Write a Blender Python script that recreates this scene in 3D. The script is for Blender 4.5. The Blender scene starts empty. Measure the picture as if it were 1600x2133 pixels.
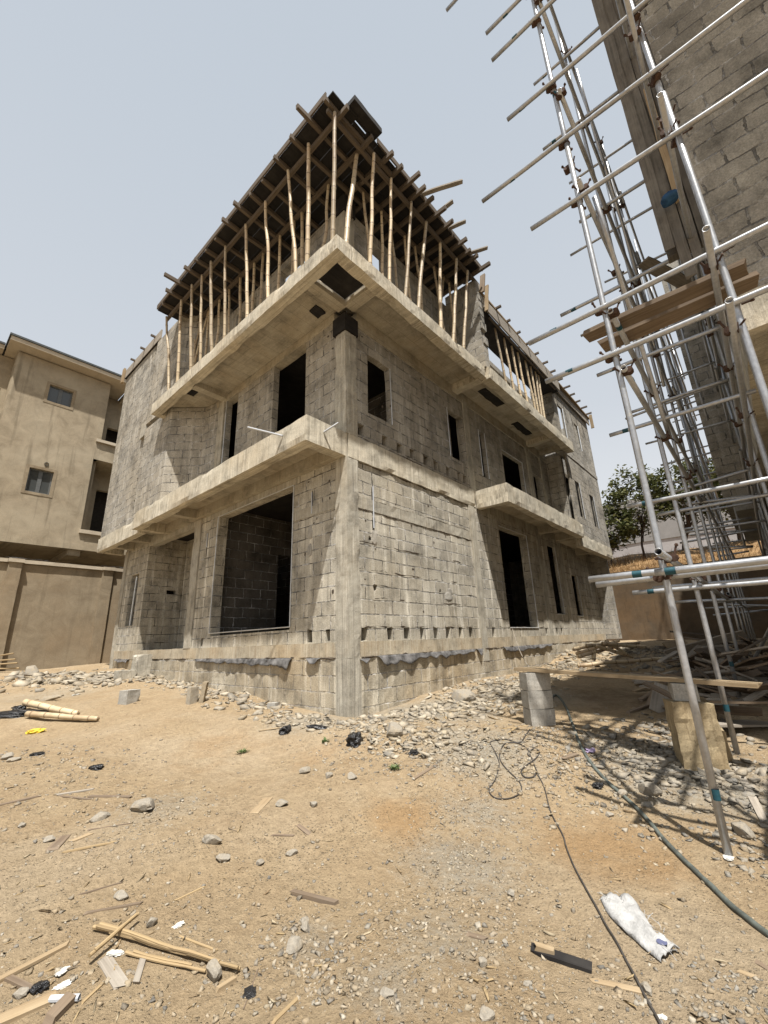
import bpy, math, random
import numpy as np
from mathutils import Vector, noise as mnoise
rnd = random.Random(7)
PI = math.pi
scene = bpy.context.scene
COL = scene.collection

# ------------------------------------------------------------------ camera
F, W0, H0 = 885.4, 1600.0, 2133.0            # focal length in pixels of the 1600 x 2133 photograph
YAW, PITCH, ROLL = math.radians(40.98), math.radians(17.052), math.radians(-2.075)
CAM = np.array([-4.81, -5.013, -0.026])
_f = np.array([math.cos(YAW)*math.cos(PITCH), math.sin(YAW)*math.cos(PITCH), math.sin(PITCH)])
_r = np.array([math.sin(YAW), -math.cos(YAW), 0.0]); _u = np.cross(_r, _f)
CR = math.cos(ROLL)*_r + math.sin(ROLL)*_u
CU = -math.sin(ROLL)*_r + math.cos(ROLL)*_u
CF = _f
cd = bpy.data.cameras.new('camera'); cam = bpy.data.objects.new('camera', cd); COL.objects.link(cam)
cd.sensor_fit = 'AUTO'; cd.sensor_width = 36.0; cd.lens = F/H0*36.0
cd.clip_start = 0.05; cd.clip_end = 1000
from mathutils import Matrix
cam.matrix_world = Matrix(((CR[0], CU[0], -CF[0], CAM[0]), (CR[1], CU[1], -CF[1], CAM[1]), (CR[2], CU[2], -CF[2], CAM[2]), (0, 0, 0, 1)))
scene.camera = cam

# ------------------------------------------------------------------ sky, sun, exposure
SUN = Vector((-0.30, -0.324, 1.0)).normalized()      # towards the sun
elev = math.asin(SUN.z); azim = math.atan2(SUN.x, SUN.y)
world = bpy.data.worlds.new('World'); scene.world = world; world.use_nodes = True
wn = world.node_tree.nodes; wl = world.node_tree.links
bg = wn['Background']
sky = wn.new('ShaderNodeTexSky'); sky.sky_type = 'NISHITA'; sky.sun_disc = False
sky.sun_elevation = elev; sky.sun_rotation = azim
sky.altitude = 400; sky.air_density = 1.0; sky.dust_density = 7.0; sky.ozone_density = 1.0
hs = wn.new('ShaderNodeHueSaturation'); hs.inputs['Saturation'].default_value = 0.75; hs.inputs['Value'].default_value = 0.6
wl.new(sky.outputs[0], hs.inputs['Color'])
# harmattan haze: the real sky whitened by dust, palest towards the horizon
tc = wn.new('ShaderNodeTexCoord'); sx = wn.new('ShaderNodeSeparateXYZ'); wl.new(tc.outputs['Generated'], sx.inputs[0])
hr = wn.new('ShaderNodeValToRGB'); he = hr.color_ramp.elements; he.new(.5)
for q, (pos, c) in zip(he, ((0.0, (.88, .88, .875)), (.45, (.62, .66, .71)), (1.0, (.51, .57, .64)))): q.position = pos; q.color = (*c, 1)
wl.new(sx.outputs[2], hr.inputs[0])
hm_ = wn.new('ShaderNodeMix'); hm_.data_type = 'RGBA'; hm_.inputs[0].default_value = .12
sc10 = wn.new('ShaderNodeMix'); sc10.data_type = 'RGBA'; sc10.blend_type = 'MULTIPLY'; sc10.inputs[0].default_value = 1; sc10.clamp_result = False
wl.new(hr.outputs[0], sc10.inputs[6]); sc10.inputs[7].default_value = (6.2, 6.2, 6.2, 1)
wl.new(sc10.outputs[2], hm_.inputs[6]); wl.new(hs.outputs[0], hm_.inputs[7]); wl.new(hm_.outputs[2], bg.inputs['Color'])
bg.inputs['Strength'].default_value = 0.10
sl = bpy.data.lights.new('sun', 'SUN'); so = bpy.data.objects.new('sun', sl); COL.objects.link(so)
sl.energy = 5.0; sl.angle = math.radians(0.9); sl.color = (1.0, 0.955, 0.89)
so.rotation_euler = SUN.to_track_quat('Z', 'Y').to_euler()
scene.view_settings.view_transform = 'Standard'; scene.view_settings.look = 'None'
scene.view_settings.exposure = 0.85; scene.view_settings.gamma = 1.0

# ------------------------------------------------------------------ pixel of the photograph -> point on a real surface
def ray(u, v): return (u - W0/2)/F*CR - (v - H0/2)/F*CU + CF
def onx(u, v, x): d = ray(u, v); return CAM + d*(x - CAM[0])/d[0]
def ony(u, v, y): d = ray(u, v); return CAM + d*(y - CAM[1])/d[1]
def onz(u, v, z): d = ray(u, v); return CAM + d*(z - CAM[2])/d[2]

# ------------------------------------------------------------------ terrain height
CP = np.array([(-4.8,-5,-1.5),(-8,-5,-1.5),(-5,-9,-1.5),(-3,-3,-1.43),(-.9,-4.4,-1.56),(-.55,-4.5,-1.52),(-1.6,-4.2,-1.52),(1.5,-4.4,-1.32),(1,-2.5,-1.13),(4,-4.4,-1.05),
 (8,-4,-.7),(17,-3,-.36),(17,0,-.32),(13.8,-.3,-.33),(10,-.3,-.58),(6.3,-.3,-.82),(3.8,-.3,-.86),(2,-.3,-.95),(1,-.3,-1.05),(0,-.3,-1.1),
 (-.3,.2,-1.08),(-.3,1.4,-.99),(-.3,3,-.87),(-.3,5,-.77),(-.3,7.7,-.66),(-.3,9.8,-.5),(-3,13,-.45),(-8,13,-.4),(-10,5,-1.0),(-4,3,-1.2),
 (-2,-.5,-1.27),(-6,9,-.65),(1,13,-.4),(20,8,-.3),(8,-9,-.9),(-2.5,6,-.9),(40,0,-.3),(-30,-10,-1.5),(0,40,-.4),(0,-40,-1.4)])
def _n(x, y, s, o): return mnoise.noise(Vector((x*s + o, y*s - o, o*.37)))
HEAPS = []      # x, y, radius, height: low rubble heaps
def h0(x, y):
    d2 = (CP[:, 0]-x)**2 + (CP[:, 1]-y)**2 + 0.15
    w = 1.0/d2**1.6
    z = float((w*CP[:, 2]).sum()/w.sum())
    for hx, hy, hr, hh in HEAPS:
        q = ((x-hx)**2 + (y-hy)**2)/(hr*hr)
        if q < 6: z += hh*math.exp(-q)
    return z
def h(x, y):
    return h0(x, y) + 0.035*_n(x, y, .8, 3.1) + 0.018*_n(x, y, 2.3, 7.7) + 0.007*_n(x, y, 7., 1.9)
def gnd(u, v, lift=0.0):
    """point of the ground seen at a pixel of the photograph"""
    z = -1.2
    for _ in range(25):
        p = onz(u, v, z); zn = h(p[0], p[1]); z = z*.4 + zn*.6
    p = onz(u, v, z); return np.array([p[0], p[1], h(p[0], p[1]) + lift])

# ------------------------------------------------------------------ mesh builder
class MB:
    def __init__(s): s.v = []; s.f = []; s.uv = []
    def face(s, pts, uv=None):
        n = len(s.v); s.v += [tuple(map(float, p)) for p in pts]; s.f.append(tuple(range(n, n+len(pts)))); s.uv.append(uv)
    def box(s, x0, x1, y0, y1, z0, z1):
        a = [(x0,y0,z0),(x1,y0,z0),(x1,y1,z0),(x0,y1,z0),(x0,y0,z1),(x1,y0,z1),(x1,y1,z1),(x0,y1,z1)]
        n = len(s.v); s.v += a
        for q in ((3,2,1,0),(4,5,6,7),(0,1,5,4),(1,2,6,5),(2,3,7,6),(3,0,4,7)): s.f.append(tuple(n+i for i in q)); s.uv.append(None)
        return s
    def rbox(s, x0, x1, y0, y1, z0, z1, cell=.14, amp=.012, freq=2.6, chip=0.0):
        """box with subdivided, slightly uneven faces"""
        lo = (x0, y0, z0); hi = (x1, y1, z1); N = [max(1, int(round((b-a)/cell))) for a, b in zip(lo, hi)]
        idx = {}
        def vert(i, j, k):
            key = (i, j, k)
            if key in idx: return idx[key]
            p = Vector([lo[a] + (hi[a]-lo[a])*q/N[a] for a, q in enumerate(key)])
            d = mnoise.noise_vector(p*freq)*amp + mnoise.noise_vector(p*freq*3.3)*amp*.5
            edge = sum(1 for a, q in enumerate(key) if q in (0, N[a]))
            if chip and edge >= 2:
                c = (Vector([(lo[a]+hi[a])/2 for a in range(3)]) - p); t = max(0, mnoise.noise(p*2.1) - .05)*chip
                for a in range(3):
                    if key[a] in (0, N[a]) and hi[a]-lo[a] < 1.2*max(.5, 1): d[a] += math.copysign(t, c[a])
            p = p + d
            idx[key] = len(s.v); s.v.append(tuple(p)); return idx[key]
        def grid(ax, side):
            o = [a for a in range(3) if a != ax]
            for i in range(N[o[0]]):
                for j in range(N[o[1]]):
                    q = []
                    for di, dj in ((0,0),(1,0),(1,1),(0,1)):
                        k = [0, 0, 0]; k[ax] = N[ax] if side else 0; k[o[0]] = i+di; k[o[1]] = j+dj; q.append(vert(*k))
                    flip = (ax == 1) ^ bool(side)
                    s.f.append(tuple(q) if flip else tuple(reversed(q))); s.uv.append(None)
        for ax in range(3):
            for side in (0, 1): grid(ax, side)
        return s
    def bar(s, p, q, w, t, up=(0, 0, 1), jag=0.0):
        """rectangular timber from p to q, width w across, thickness t along up"""
        p = Vector(p); q = Vector(q); d = (q-p); L = d.length; d.normalize(); up = Vector(up)
        side = d.cross(up)
        if side.length < 1e-3: side = d.cross(Vector((1, 0, 0)))
        side.normalize(); up = side.cross(d).normalized()
        o = rnd.random()*50; n = max(1, min(9, int(L/.16))); base = len(s.v); sd = rnd.uniform(0, 90); k = min(.012, .12*w)
        for e in range(n+1):
            f = e/n; nz = mnoise.noise_vector(Vector((f*L*2.2, sd, 0)))
            wk = 1 + .10*mnoise.noise(Vector((f*L*5, sd, 5))); endk = (.82 + .15*rnd.random()) if jag and e in (0, n) else 1
            P = p.lerp(q, f) + side*nz.x*k + up*nz.y*k*.8*(1 if L > .5 else .3)
            for a, b in ((-1,-1),(1,-1),(1,1),(-1,1)):
                sh = rnd.uniform(0, jag) * (-1 if e == 0 else 1) * (2 if jag and jag > .012 else 1) if e in (0, n) else 0
                s.v.append(tuple(P + side*(a*w/2*wk*endk) + up*(b*t/2) + d*sh))
        for e in range(n):
            for i in range(4):
                j = (i+1) % 4; ww = (w, t, w, t)[i]; m = base+e*4; u0, u1 = o+L*e/n, o+L*(e+1)/n
                s.f.append((m+i, m+i+4, m+j+4, m+j)); s.uv.append(((u0, i*.3), (u1, i*.3), (u1, i*.3+ww), (u0, i*.3+ww)))
        m = base; s.f.append((m, m+1, m+2, m+3)); s.uv.append(((o, 0), (o+w*.1, 0), (o+w*.1, t), (o, t)))
        m = base+n*4; s.f.append((m+3, m+2, m+1, m)); s.uv.append(((o, 0), (o+w*.1, 0), (o+w*.1, t), (o, t)))
        return s
    def tube(s, pts, r, n=10, cap=True, hollow=False, o=None):
        pts = [Vector(p) for p in pts]; R = r if isinstance(r, (list, tuple)) else [r]*len(pts)
        base = len(s.v); a0 = None; L = 0; Ls = []
        for i, p in enumerate(pts):
            d = (pts[min(i+1, len(pts)-1)] - pts[max(i-1, 0)]).normalized()
            if a0 is None: a0 = d.cross(Vector((.31, .2, .93))).normalized()
            a0 = (a0 - d*a0.dot(d)).normalized(); b = d.cross(a0)
            if i: L += (p-pts[i-1]).length
            Ls.append(L)
            for k in range(n):
                t = 2*PI*k/n; s.v.append(tuple(p + (a0*math.cos(t) + b*math.sin(t))*R[i]))
        o = rnd.random()*50 if o is None else o
        for i in range(len(pts)-1):
            for k in range(n):
                k2 = (k+1) % n
                s.f.append((base+i*n+k, base+i*n+k2, base+(i+1)*n+k2, base+(i+1)*n+k))
                s.uv.append(((o+Ls[i], k/n*.2), (o+Ls[i], (k+1)/n*.2), (o+Ls[i+1], (k+1)/n*.2), (o+Ls[i+1], k/n*.2)))
        if hollow:     # open ends with an inner wall
            for e in (0, len(pts)-1):
                d = (pts[1]-pts[0]).normalized() if e == 0 else (pts[-2]-pts[-1]).normalized()
                ring = [base+e*n+k for k in range(n)]; c = pts[e]; m = len(s.v)
                for k in range(n): s.v.append(tuple(c + (Vector(s.v[ring[k]])-c)*.86))
                for k in range(n): s.v.append(tuple(c + (Vector(s.v[ring[k]])-c)*.9 + d*min(.35, .3*(pts[1]-pts[0]).length)))
                for k in range(n):
                    k2 = (k+1) % n; A = [ring[k], ring[k2], m+k2, m+k]; B = [m+k, m+k2, m+n+k2, m+n+k]
                    if e == 0: A.reverse(); B.reverse()
                    s.f += [tuple(A), tuple(B)]; s.uv += [None, None]
                s.f.append(tuple(m+n+k for k in range(n))); s.uv.append(None)
        elif cap:
            s.f.append(tuple(base+k for k in reversed(range(n)))); s.uv.append(None)
            s.f.append(tuple(base+(len(pts)-1)*n+k for k in range(n))); s.uv.append(None)
        return s
    def prism(s, outline, z0, z1):
        n = len(outline)
        s.face([(x, y, z0) for x, y in reversed(outline)]); s.face([(x, y, z1) for x, y in outline])
        for i in range(n):
            (a, b), (c, d) = outline[i], outline[(i+1) % n]
            s.face([(a, b, z0), (c, d, z0), (c, d, z1), (a, b, z1)])
        return s
    def lump(s, c, size, seed, sub=2, rough=.35, freq=1.4, facet=False):
        """one irregular stone or crumpled thing"""
        import bmesh
        bm = bmesh.new(); bmesh.ops.create_icosphere(bm, subdivisions=sub, radius=1)
        n = len(s.v); off = Vector((seed*3.17, seed*1.3, seed*.71))
        rs = random.Random(int(seed*97)); pl = [] if not facet else [(Vector((rs.gauss(0, 1), rs.gauss(0, 1), rs.gauss(0, 1))).normalized(), rs.uniform(.5, .82)) for _ in range(11)]
        for v in bm.verts:
            p = v.co.copy(); k = 1 + rough*mnoise.noise(p*freq+off) + rough*.45*mnoise.noise(p*freq*2.7+off)
            p = (p if facet else Vector([math.copysign(abs(q)**.75, q) for q in p]))*k
            for nn_, d_ in pl:
                e_ = p.dot(nn_) - d_
                if e_ > 0: p = p - nn_*e_*.94
            s.v.append((c[0]+p.x*size[0], c[1]+p.y*size[1], c[2]+p.z*size[2]))
        for f in bm.faces: s.f.append(tuple(n+v.index for v in f.verts)); s.uv.append(None)
        bm.free(); return s
    def build(s, name, mat, parent=None, smooth=False, origin=None):
        V = np.array(s.v, dtype=float).reshape(-1, 3)
        if origin is not None: V = V - np.array(origin, float)
        me = bpy.data.meshes.new(name); me.from_pydata(V.tolist(), [], s.f)
        ul = me.uv_layers.new(name='UVMap'); buf = []
        for pl, uv in zip(s.f, s.uv):
            if uv is not None:
                for q in uv: buf += [q[0], q[1]]
                continue
            P = [V[i] for i in pl]; nn = np.zeros(3)
            for i in range(1, len(P)-1): nn += np.cross(P[i]-P[0], P[i+1]-P[0])
            ln = np.linalg.norm(nn); nn = nn/ln if ln > 1e-12 else np.array([0, 0, 1.])
            if abs(nn[2]) > .75:
                for p in P: buf += [p[0], p[1]]
            else:
                t = np.array([-nn[1], nn[0], 0]); t /= np.linalg.norm(t)
                if abs(t[0]) > abs(t[1]): t *= np.sign(t[0])
                else: t *= np.sign(t[1])
                for p in P: buf += [float(p @ t), p[2]]
        ul.data.foreach_set('uv', buf)
        if mat is not None: me.materials.append(mat)
        if smooth: me.polygons.foreach_set('use_smooth', [True]*len(me.polygons))
        o = bpy.data.objects.new(name, me); COL.objects.link(o)
        if origin is not None: o.location = tuple(map(float, origin))
        if parent is not None: o.parent = parent
        return o
def tag(o, label=None, cat=None, group=None, kind=None):
    if label: o['label'] = label
    if cat: o['category'] = cat
    if group: o['group'] = group
    if kind: o['kind'] = kind
    return o
def empty(name, label, cat, group=None, loc=(0, 0, 0)):
    o = bpy.data.objects.new(name, None); COL.objects.link(o); o.location = tuple(map(float, loc)); return tag(o, label, cat, group)
def part(mb, name, mat, parent, label=None, smooth=False):
    """mesh built in world coordinates, parented to an Empty that may stand anywhere"""
    o = mb.build(name, mat, parent, smooth)
    off = Vector((0, 0, 0)); q = parent
    while q is not None: off += q.location; q = q.parent
    if off.length > 0: o.data.transform(Matrix.Translation(-off))
    if label: o['label'] = label
    return o

# ------------------------------------------------------------------ materials
class N:
    """tiny node helper"""
    def __init__(s, name):
        s.m = bpy.data.materials.new(name); s.m.use_nodes = True; s.t = s.m.node_tree; s.b = s.t.nodes['Principled BSDF']
    def n(s, typ, **kw):
        x = s.t.nodes.new(typ)
        for k, v in kw.items():
            if hasattr(x, k) and k not in x.inputs: setattr(x, k, v)
            else: x.inputs[k.replace('_', ' ') if k not in x.inputs else k].default_value = v
        return x
    def l(s, a, b): s.t.links.new(a, b)
    def co(s, kind='Object'): return s.n('ShaderNodeTexCoord').outputs[kind]
    def uv(s): return s.n('ShaderNodeUVMap').outputs[0]
    def mapping(s, vec, scale=(1, 1, 1), loc=(0, 0, 0)):
        m = s.n('ShaderNodeMapping'); m.inputs['Scale'].default_value = scale; m.inputs['Location'].default_value = loc; s.l(vec, m.inputs[0]); return m.outputs[0]
    def noise(s, vec, scale, detail=5, rough=.55, out='Fac', dist=0.0):
        x = s.n('ShaderNodeTexNoise'); x.inputs['Scale'].default_value = scale; x.inputs['Detail'].default_value = detail
        x.inputs['Roughness'].default_value = rough; x.inputs['Distortion'].default_value = dist
        if vec is not None: s.l(vec, x.inputs['Vector'])
        return x.outputs[out]
    def ramp(s, fac, stops):
        r = s.n('ShaderNodeValToRGB'); e = r.color_ramp.elements
        while len(e) < len(stops): e.new(.5)
        for q, (p, c) in zip(e, stops): q.position = p; q.color = (c, c, c, 1) if not isinstance(c, tuple) else (*c, 1)
        s.l(fac, r.inputs[0]); return r.outputs[0]
    def mix(s, fac, a, b, mode='MIX'):
        x = s.n('ShaderNodeMix', data_type='RGBA', blend_type=mode)
        for val, i in ((fac, 0), (a, 6), (b, 7)):
            if isinstance(val, bpy.types.NodeSocket): s.l(val, x.inputs[i])
            else: x.inputs[i].default_value = val if i == 0 else (*val, 1)
        return x.outputs[2]
    def math(s, op, a, b=0.0, clamp=False):
        x = s.n('ShaderNodeMath', operation=op); x.use_clamp = clamp
        for i, val in enumerate((a, b)):
            if isinstance(val, bpy.types.NodeSocket): s.l(val, x.inputs[i])
            else: x.inputs[i].default_value = val
        return x.outputs[0]
    def bump(s, hgt, strength=.5, dist=.01, prev=None):
        b = s.n('ShaderNodeBump'); b.inputs['Strength'].default_value = strength; b.inputs['Distance'].default_value = dist
        s.l(hgt, b.inputs['Height'])
        if prev is not None: s.l(prev, b.inputs['Normal'])
        return b.outputs[0]
    def out(s, col, rough=.9, normal=None, metal=0.0, spec=.25):
        for v, k in ((col, 'Base Color'), (rough, 'Roughness'), (metal, 'Metallic'), (spec, 'Specular IOR Level')):
            if isinstance(v, bpy.types.NodeSocket): s.l(v, s.b.inputs[k])
            else: s.b.inputs[k].default_value = (*v, 1) if isinstance(v, tuple) else v
        if normal is not None: s.l(normal, s.b.inputs['Normal'])
        return s.m

def block_mat(name, c1, c2, stain, mortar_dark=.5, smear=.5, drip=.5, row=.235, width=.465, wobk=1.0, ms=.011):
    k = N(name); uv = k.uv(); ob = k.co('Object')
    wob = k.noise(ob, 2.2, 3, out='Color'); wob2 = k.noise(ob, 17, 4, .65, out='Color')
    a = k.n('ShaderNodeVectorMath', operation='MULTIPLY_ADD'); k.l(wob, a.inputs[0]); a.inputs[1].default_value = (.075*wobk, .045*wobk, 0); k.l(uv, a.inputs[2])
    b = k.n('ShaderNodeVectorMath', operation='MULTIPLY_ADD'); k.l(wob2, b.inputs[0]); b.inputs[1].default_value = (.034*wobk, .028*wobk, 0); k.l(a.outputs[0], b.inputs[2])
    def brick(ms, sm):
        t = k.n('ShaderNodeTexBrick'); t.offset = .5; t.squash = 1
        k.l(b.outputs[0], t.inputs['Vector'])
        t.inputs['Color1'].default_value = (*c1, 1); t.inputs['Color2'].default_value = (*c2, 1); t.inputs['Mortar'].default_value = (.5, .5, .5, 1)
        t.inputs['Scale'].default_value = 1; t.inputs['Mortar Size'].default_value = ms; t.inputs['Mortar Smooth'].default_value = sm; t.inputs['Bias'].default_value = 0
        t.inputs['Brick Width'].default_value = width; t.inputs['Row Height'].default_value = row
        return t
    t = brick(ms, .35); t2 = brick(.035, 1.0)
    big = k.noise(ob, .55, 5, .6); mid = k.noise(ob, 3.1, 5, .62); fine = k.noise(ob, 48, 6, .7)
    st = k.noise(k.mapping(uv, (5.5, .35, 1)), 1.0, 5, .6); st2 = k.noise(k.mapping(uv, (13, .5, 1), (3, 7, 0)), 1.0, 4, .55)
    col = t.outputs['Color']
    # mortar smeared over the faces: pale patches beside the joints
    sm = k.math('MULTIPLY', t2.outputs['Fac'], k.ramp(mid, [(.42, 0.0), (.62, 1.0)]))
    mcol = tuple(min(1, (x+y)/2*1.32+.02) for x, y in zip(c1, c2))
    col = k.mix(k.math('MULTIPLY', sm, smear), col, mcol)
    col = k.mix(k.math('MULTIPLY', k.ramp(big, [(.40, 0.0), (.66, 1.0)]), .75), col, stain)
    col = k.mix(k.math('MULTIPLY', k.ramp(st, [(.52, 0.0), (.66, 1.0)]), drip), col, tuple(min(1, q*1.35+.03) for q in c1))
    col = k.mix(k.math('MULTIPLY', k.ramp(st2, [(.53, 0.0), (.68, 1.0)]), .45*drip+.1), col, tuple(q*.55 for q in c1))
    col = k.mix(.62, col, k.ramp(fine, [(.22, .25), (.78, 1.7)]), 'MULTIPLY')
    blot = k.ramp(k.noise(ob, 1.7, 7, .72), [(.30, .46), (.5, 1.0), (.70, 1.26)]); col = k.mix(1.0, col, blot, 'MULTIPLY')
    # open, ragged joints
    gap = k.math('MULTIPLY', t.outputs['Fac'], k.ramp(k.noise(ob, 5.5, 4, .6), [(.40, .10), (.60, 1.0)]))
    col = k.mix(k.math('MULTIPLY', gap, mortar_dark), col, tuple(q*.28 for q in c2))
    hgt = k.math('SUBTRACT', k.math('MULTIPLY', fine, .35), k.math('MULTIPLY', gap, 1.6))
    hgt = k.math('ADD', hgt, k.math('MULTIPLY', mid, .5))
    return k.out(col, .95, k.bump(hgt, 1.0, .022), spec=.1)

def concrete_mat(name, base, dark, stain, boards=.5, streak=.6, brow=.31):
    k = N(name); uv = k.uv(); ob = k.co('Object')
    big = k.noise(ob, .9, 6, .62); mid = k.noise(ob, 5, 6, .65); fine = k.noise(ob, 60, 5, .7)
    st = k.noise(k.mapping(uv, (17, .55, 1)), 1.0, 6, .65); st2 = k.noise(k.mapping(uv, (31, .8, 1), (5, 2, 0)), 1.0, 4)
    col = k.mix(k.ramp(mid, [(.3, 0.0), (.7, 1.0)]), base, tuple(q*.78 for q in base))
    col = k.mix(k.math('MULTIPLY', k.ramp(big, [(.45, 0.0), (.68, 1.0)]), .8), col, stain)
    col = k.mix(k.math('MULTIPLY', k.ramp(st, [(.50, 0.0), (.68, 1.0)]), streak), col, dark)
    col = k.mix(k.math('MULTIPLY', k.ramp(st2, [(.54, 0.0), (.68, 1.0)]), streak*.8), col, tuple(min(1, q*1.25+.03) for q in base))
    br = k.n('ShaderNodeTexBrick'); k.l(k.uv(), br.inputs['Vector']); br.inputs['Scale'].default_value = 1; br.inputs['Brick Width'].default_value = 1.22
    br.inputs['Row Height'].default_value = brow; br.inputs['Mortar Size'].default_value = .005; br.inputs['Mortar Smooth'].default_value = .5
    col = k.mix(k.math('MULTIPLY', br.outputs['Fac'], boards), col, tuple(q*.45 for q in base))
    pit = k.ramp(k.noise(ob, 26, 4, .7), [(.27, 1.0), (.36, 0.0)])
    col = k.mix(k.math('MULTIPLY', pit, .6), col, tuple(q*.35 for q in base))
    col = k.mix(.5, col, k.ramp(fine, [(.25, .5), (.75, 1.45)]), 'MULTIPLY')
    col = k.mix(1.0, col, k.ramp(k.noise(ob, 2.1, 7, .72), [(.30, .6), (.5, 1.0), (.72, 1.18)]), 'MULTIPLY')
    hgt = k.math('ADD', k.math('MULTIPLY', fine, .3), k.math('SUBTRACT', k.math('MULTIPLY', mid, .8), k.math('MULTIPLY', pit, 1.0)))
    return k.out(col, .92, k.bump(hgt, .8, .012), spec=.15)

def wood_mat(name, c1, c2, dirt=.4, dirtcol=(.25, .22, .18)):
    k = N(name); uv = k.uv(); ob = k.co('Object')
    g = k.noise(k.mapping(uv, (1.6, 38, 1)), 1.0, 5, .6, dist=.6)
    info = k.n('ShaderNodeObjectInfo').outputs['Random']; isl = k.n('ShaderNodeNewGeometry').outputs['Random Per Island']
    col = k.mix(k.ramp(g, [(.35, 0.0), (.68, 1.0)]), c1, c2)
    col = k.mix(k.math('MULTIPLY', k.ramp(k.noise(ob, 4, 5, .65), [(.45, 0.0), (.7, 1.0)]), dirt), col, dirtcol)
    v = k.math('ADD', k.math('MULTIPLY', info, .35), k.math('MULTIPLY', isl, .35)); v = k.math('ADD', v, .65)
    col = k.mix(1.0, col, k.ramp(v, [(0, 0.0), (1, 1.0)]), 'MULTIPLY')
    return k.out(col, .85, k.bump(g, .5, .004), spec=.2)

def plain_mat(name, col, rough=.8, metal=0.0, var=.3, scale=9, bump=.3, spec=.25):
    k = N(name); ob = k.co('Object')
    n1 = k.noise(ob, scale, 5, .65); n2 = k.noise(ob, scale*6, 4, .6)
    c = k.mix(k.ramp(n1, [(.3, 0.0), (.7, 1.0)]), tuple(q*(1-var) for q in col), tuple(min(1, q*(1+var)) for q in col))
    return k.out(c, rough, k.bump(k.math('ADD', n1, k.math('MULTIPLY', n2, .5)), bump, .01), metal, spec)

def stone_mat(name, stops, dust=(.42, .34, .22), dustf=.35):
    k = N(name); ob = k.co('Object'); isl = k.n('ShaderNodeNewGeometry').outputs['Random Per Island']
    r = k.n('ShaderNodeValToRGB'); e = r.color_ramp.elements
    while len(e) < len(stops): e.new(.5)
    for i, (q, c) in enumerate(zip(e, stops)): q.position = i/max(1, len(stops)-1); q.color = (*c, 1)
    k.l(isl, r.inputs[0])
    n1 = k.noise(ob, 14, 5, .65); n2 = k.noise(ob, 70, 4, .7)
    c = k.mix(.6, r.outputs[0], k.ramp(n2, [(.25, .5), (.75, 1.4)]), 'MULTIPLY')
    c = k.mix(k.math('MULTIPLY', k.ramp(n1, [(.45, 0.0), (.65, 1.0)]), dustf), c, dust)
    return k.out(c, .95, k.bump(k.math('ADD', n1, k.math('MULTIPLY', n2, .6)), .7, .01), spec=.1)

def plaster_mat(name, base, dark, low, streak=.4):
    k = N(name); uv = k.uv(); ob = k.co('Object')
    big = k.noise(ob, .45, 6, .65, dist=.4); mid = k.noise(ob, 2.2, 6, .66, dist=.6); fine = k.noise(ob, 40, 4, .65)
    st = k.noise(k.mapping(uv, (4, .25, 1)), 1.0, 5, .6)
    c = k.mix(k.ramp(mid, [(.32, 0.0), (.68, 1.0)]), base, dark)
    c = k.mix(k.math('MULTIPLY', k.ramp(big, [(.46, 0.0), (.64, 1.0)]), .6), c, low)
    c = k.mix(k.math('MULTIPLY', k.ramp(st, [(.55, 0.0), (.75, 1.0)]), streak), c, tuple(q*.6 for q in dark))
    c = k.mix(.35, c, k.ramp(fine, [(.25, .6), (.75, 1.35)]), 'MULTIPLY')
    return k.out(c, .95, k.bump(k.math('ADD', mid, k.math('MULTIPLY', fine, .4)), .5, .012), spec=.1)

M = {}
M['block_low'] = block_mat('block_ground_floor', (.41, .385, .325), (.29, .27, .228), (.37, .325, .245), .9, .85, 1.0)
M['block_up'] = block_mat('block_upper_floors', (.325, .305, .265), (.238, .225, .197), (.29, .258, .205), .9, .6, .6)
M['block_in_shade'] = block_mat('block_interior_shade', (.115, .105, .092), (.085, .078, .068), (.09, .078, .062), .6, .4, .3)  # same blocks as the facade, darkened: indoor shade put into the colour
M['block_plinth'] = block_mat('block_plinth', (.375, .34, .27), (.33, .298, .235), (.35, .275, .175), .45, .9, .9)
M['block_rough'] = block_mat('block_rough_right', (.27, .253, .222), (.165, .155, .137), (.32, .30, .255), .8, .95, .3, row=.25, width=.5, wobk=1.5, ms=.013)
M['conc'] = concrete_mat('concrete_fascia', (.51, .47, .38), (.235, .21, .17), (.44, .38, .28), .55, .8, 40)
M['conc_col'] = concrete_mat('concrete_column', (.395, .37, .31), (.21, .195, .165), (.33, .29, .22), .0, .85)
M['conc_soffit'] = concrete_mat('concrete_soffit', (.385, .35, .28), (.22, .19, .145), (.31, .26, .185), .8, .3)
M['conc_in_shade'] = concrete_mat('concrete_interior_shade', (.15, .13, .10), (.1, .085, .06), (.13, .105, .07), .5, .3)  # concrete darkened so inner floors read unlit; shade is in the colour
M['conc_dark'] = concrete_mat('dark_plaster', (.24, .225, .19), (.12, .11, .092), (.28, .26, .215), .0, .6)  # darker, streaked plaster for the alley wall
M['conc_grey'] = concrete_mat('concrete_grey', (.36, .345, .31), (.2, .19, .17), (.33, .30, .25), .0, .4)
M['band'] = concrete_mat('concrete_floor_band', (.42, .375, .29), (.26, .19, .12), (.39, .305, .195), .0, .8)
M['stump'] = concrete_mat('sandy_concrete', (.33, .265, .165), (.16, .12, .07), (.24, .17, .09), .0, .6)
M['ply'] = wood_mat('dark_formwork_ply', (.022, .020, .019), (.013, .012, .012), .5, (.045, .041, .037))
M['joist'] = wood_mat('weathered_joist', (.125, .098, .072), (.07, .055, .042), .4, (.11, .095, .078))
M['timber'] = wood_mat('raw_timber', (.31, .235, .145), (.22, .16, .095), .3, (.40, .33, .23))
M['timber_old'] = wood_mat('old_timber', (.205, .155, .108), (.115, .085, .06), .4, (.19, .155, .12))
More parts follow.
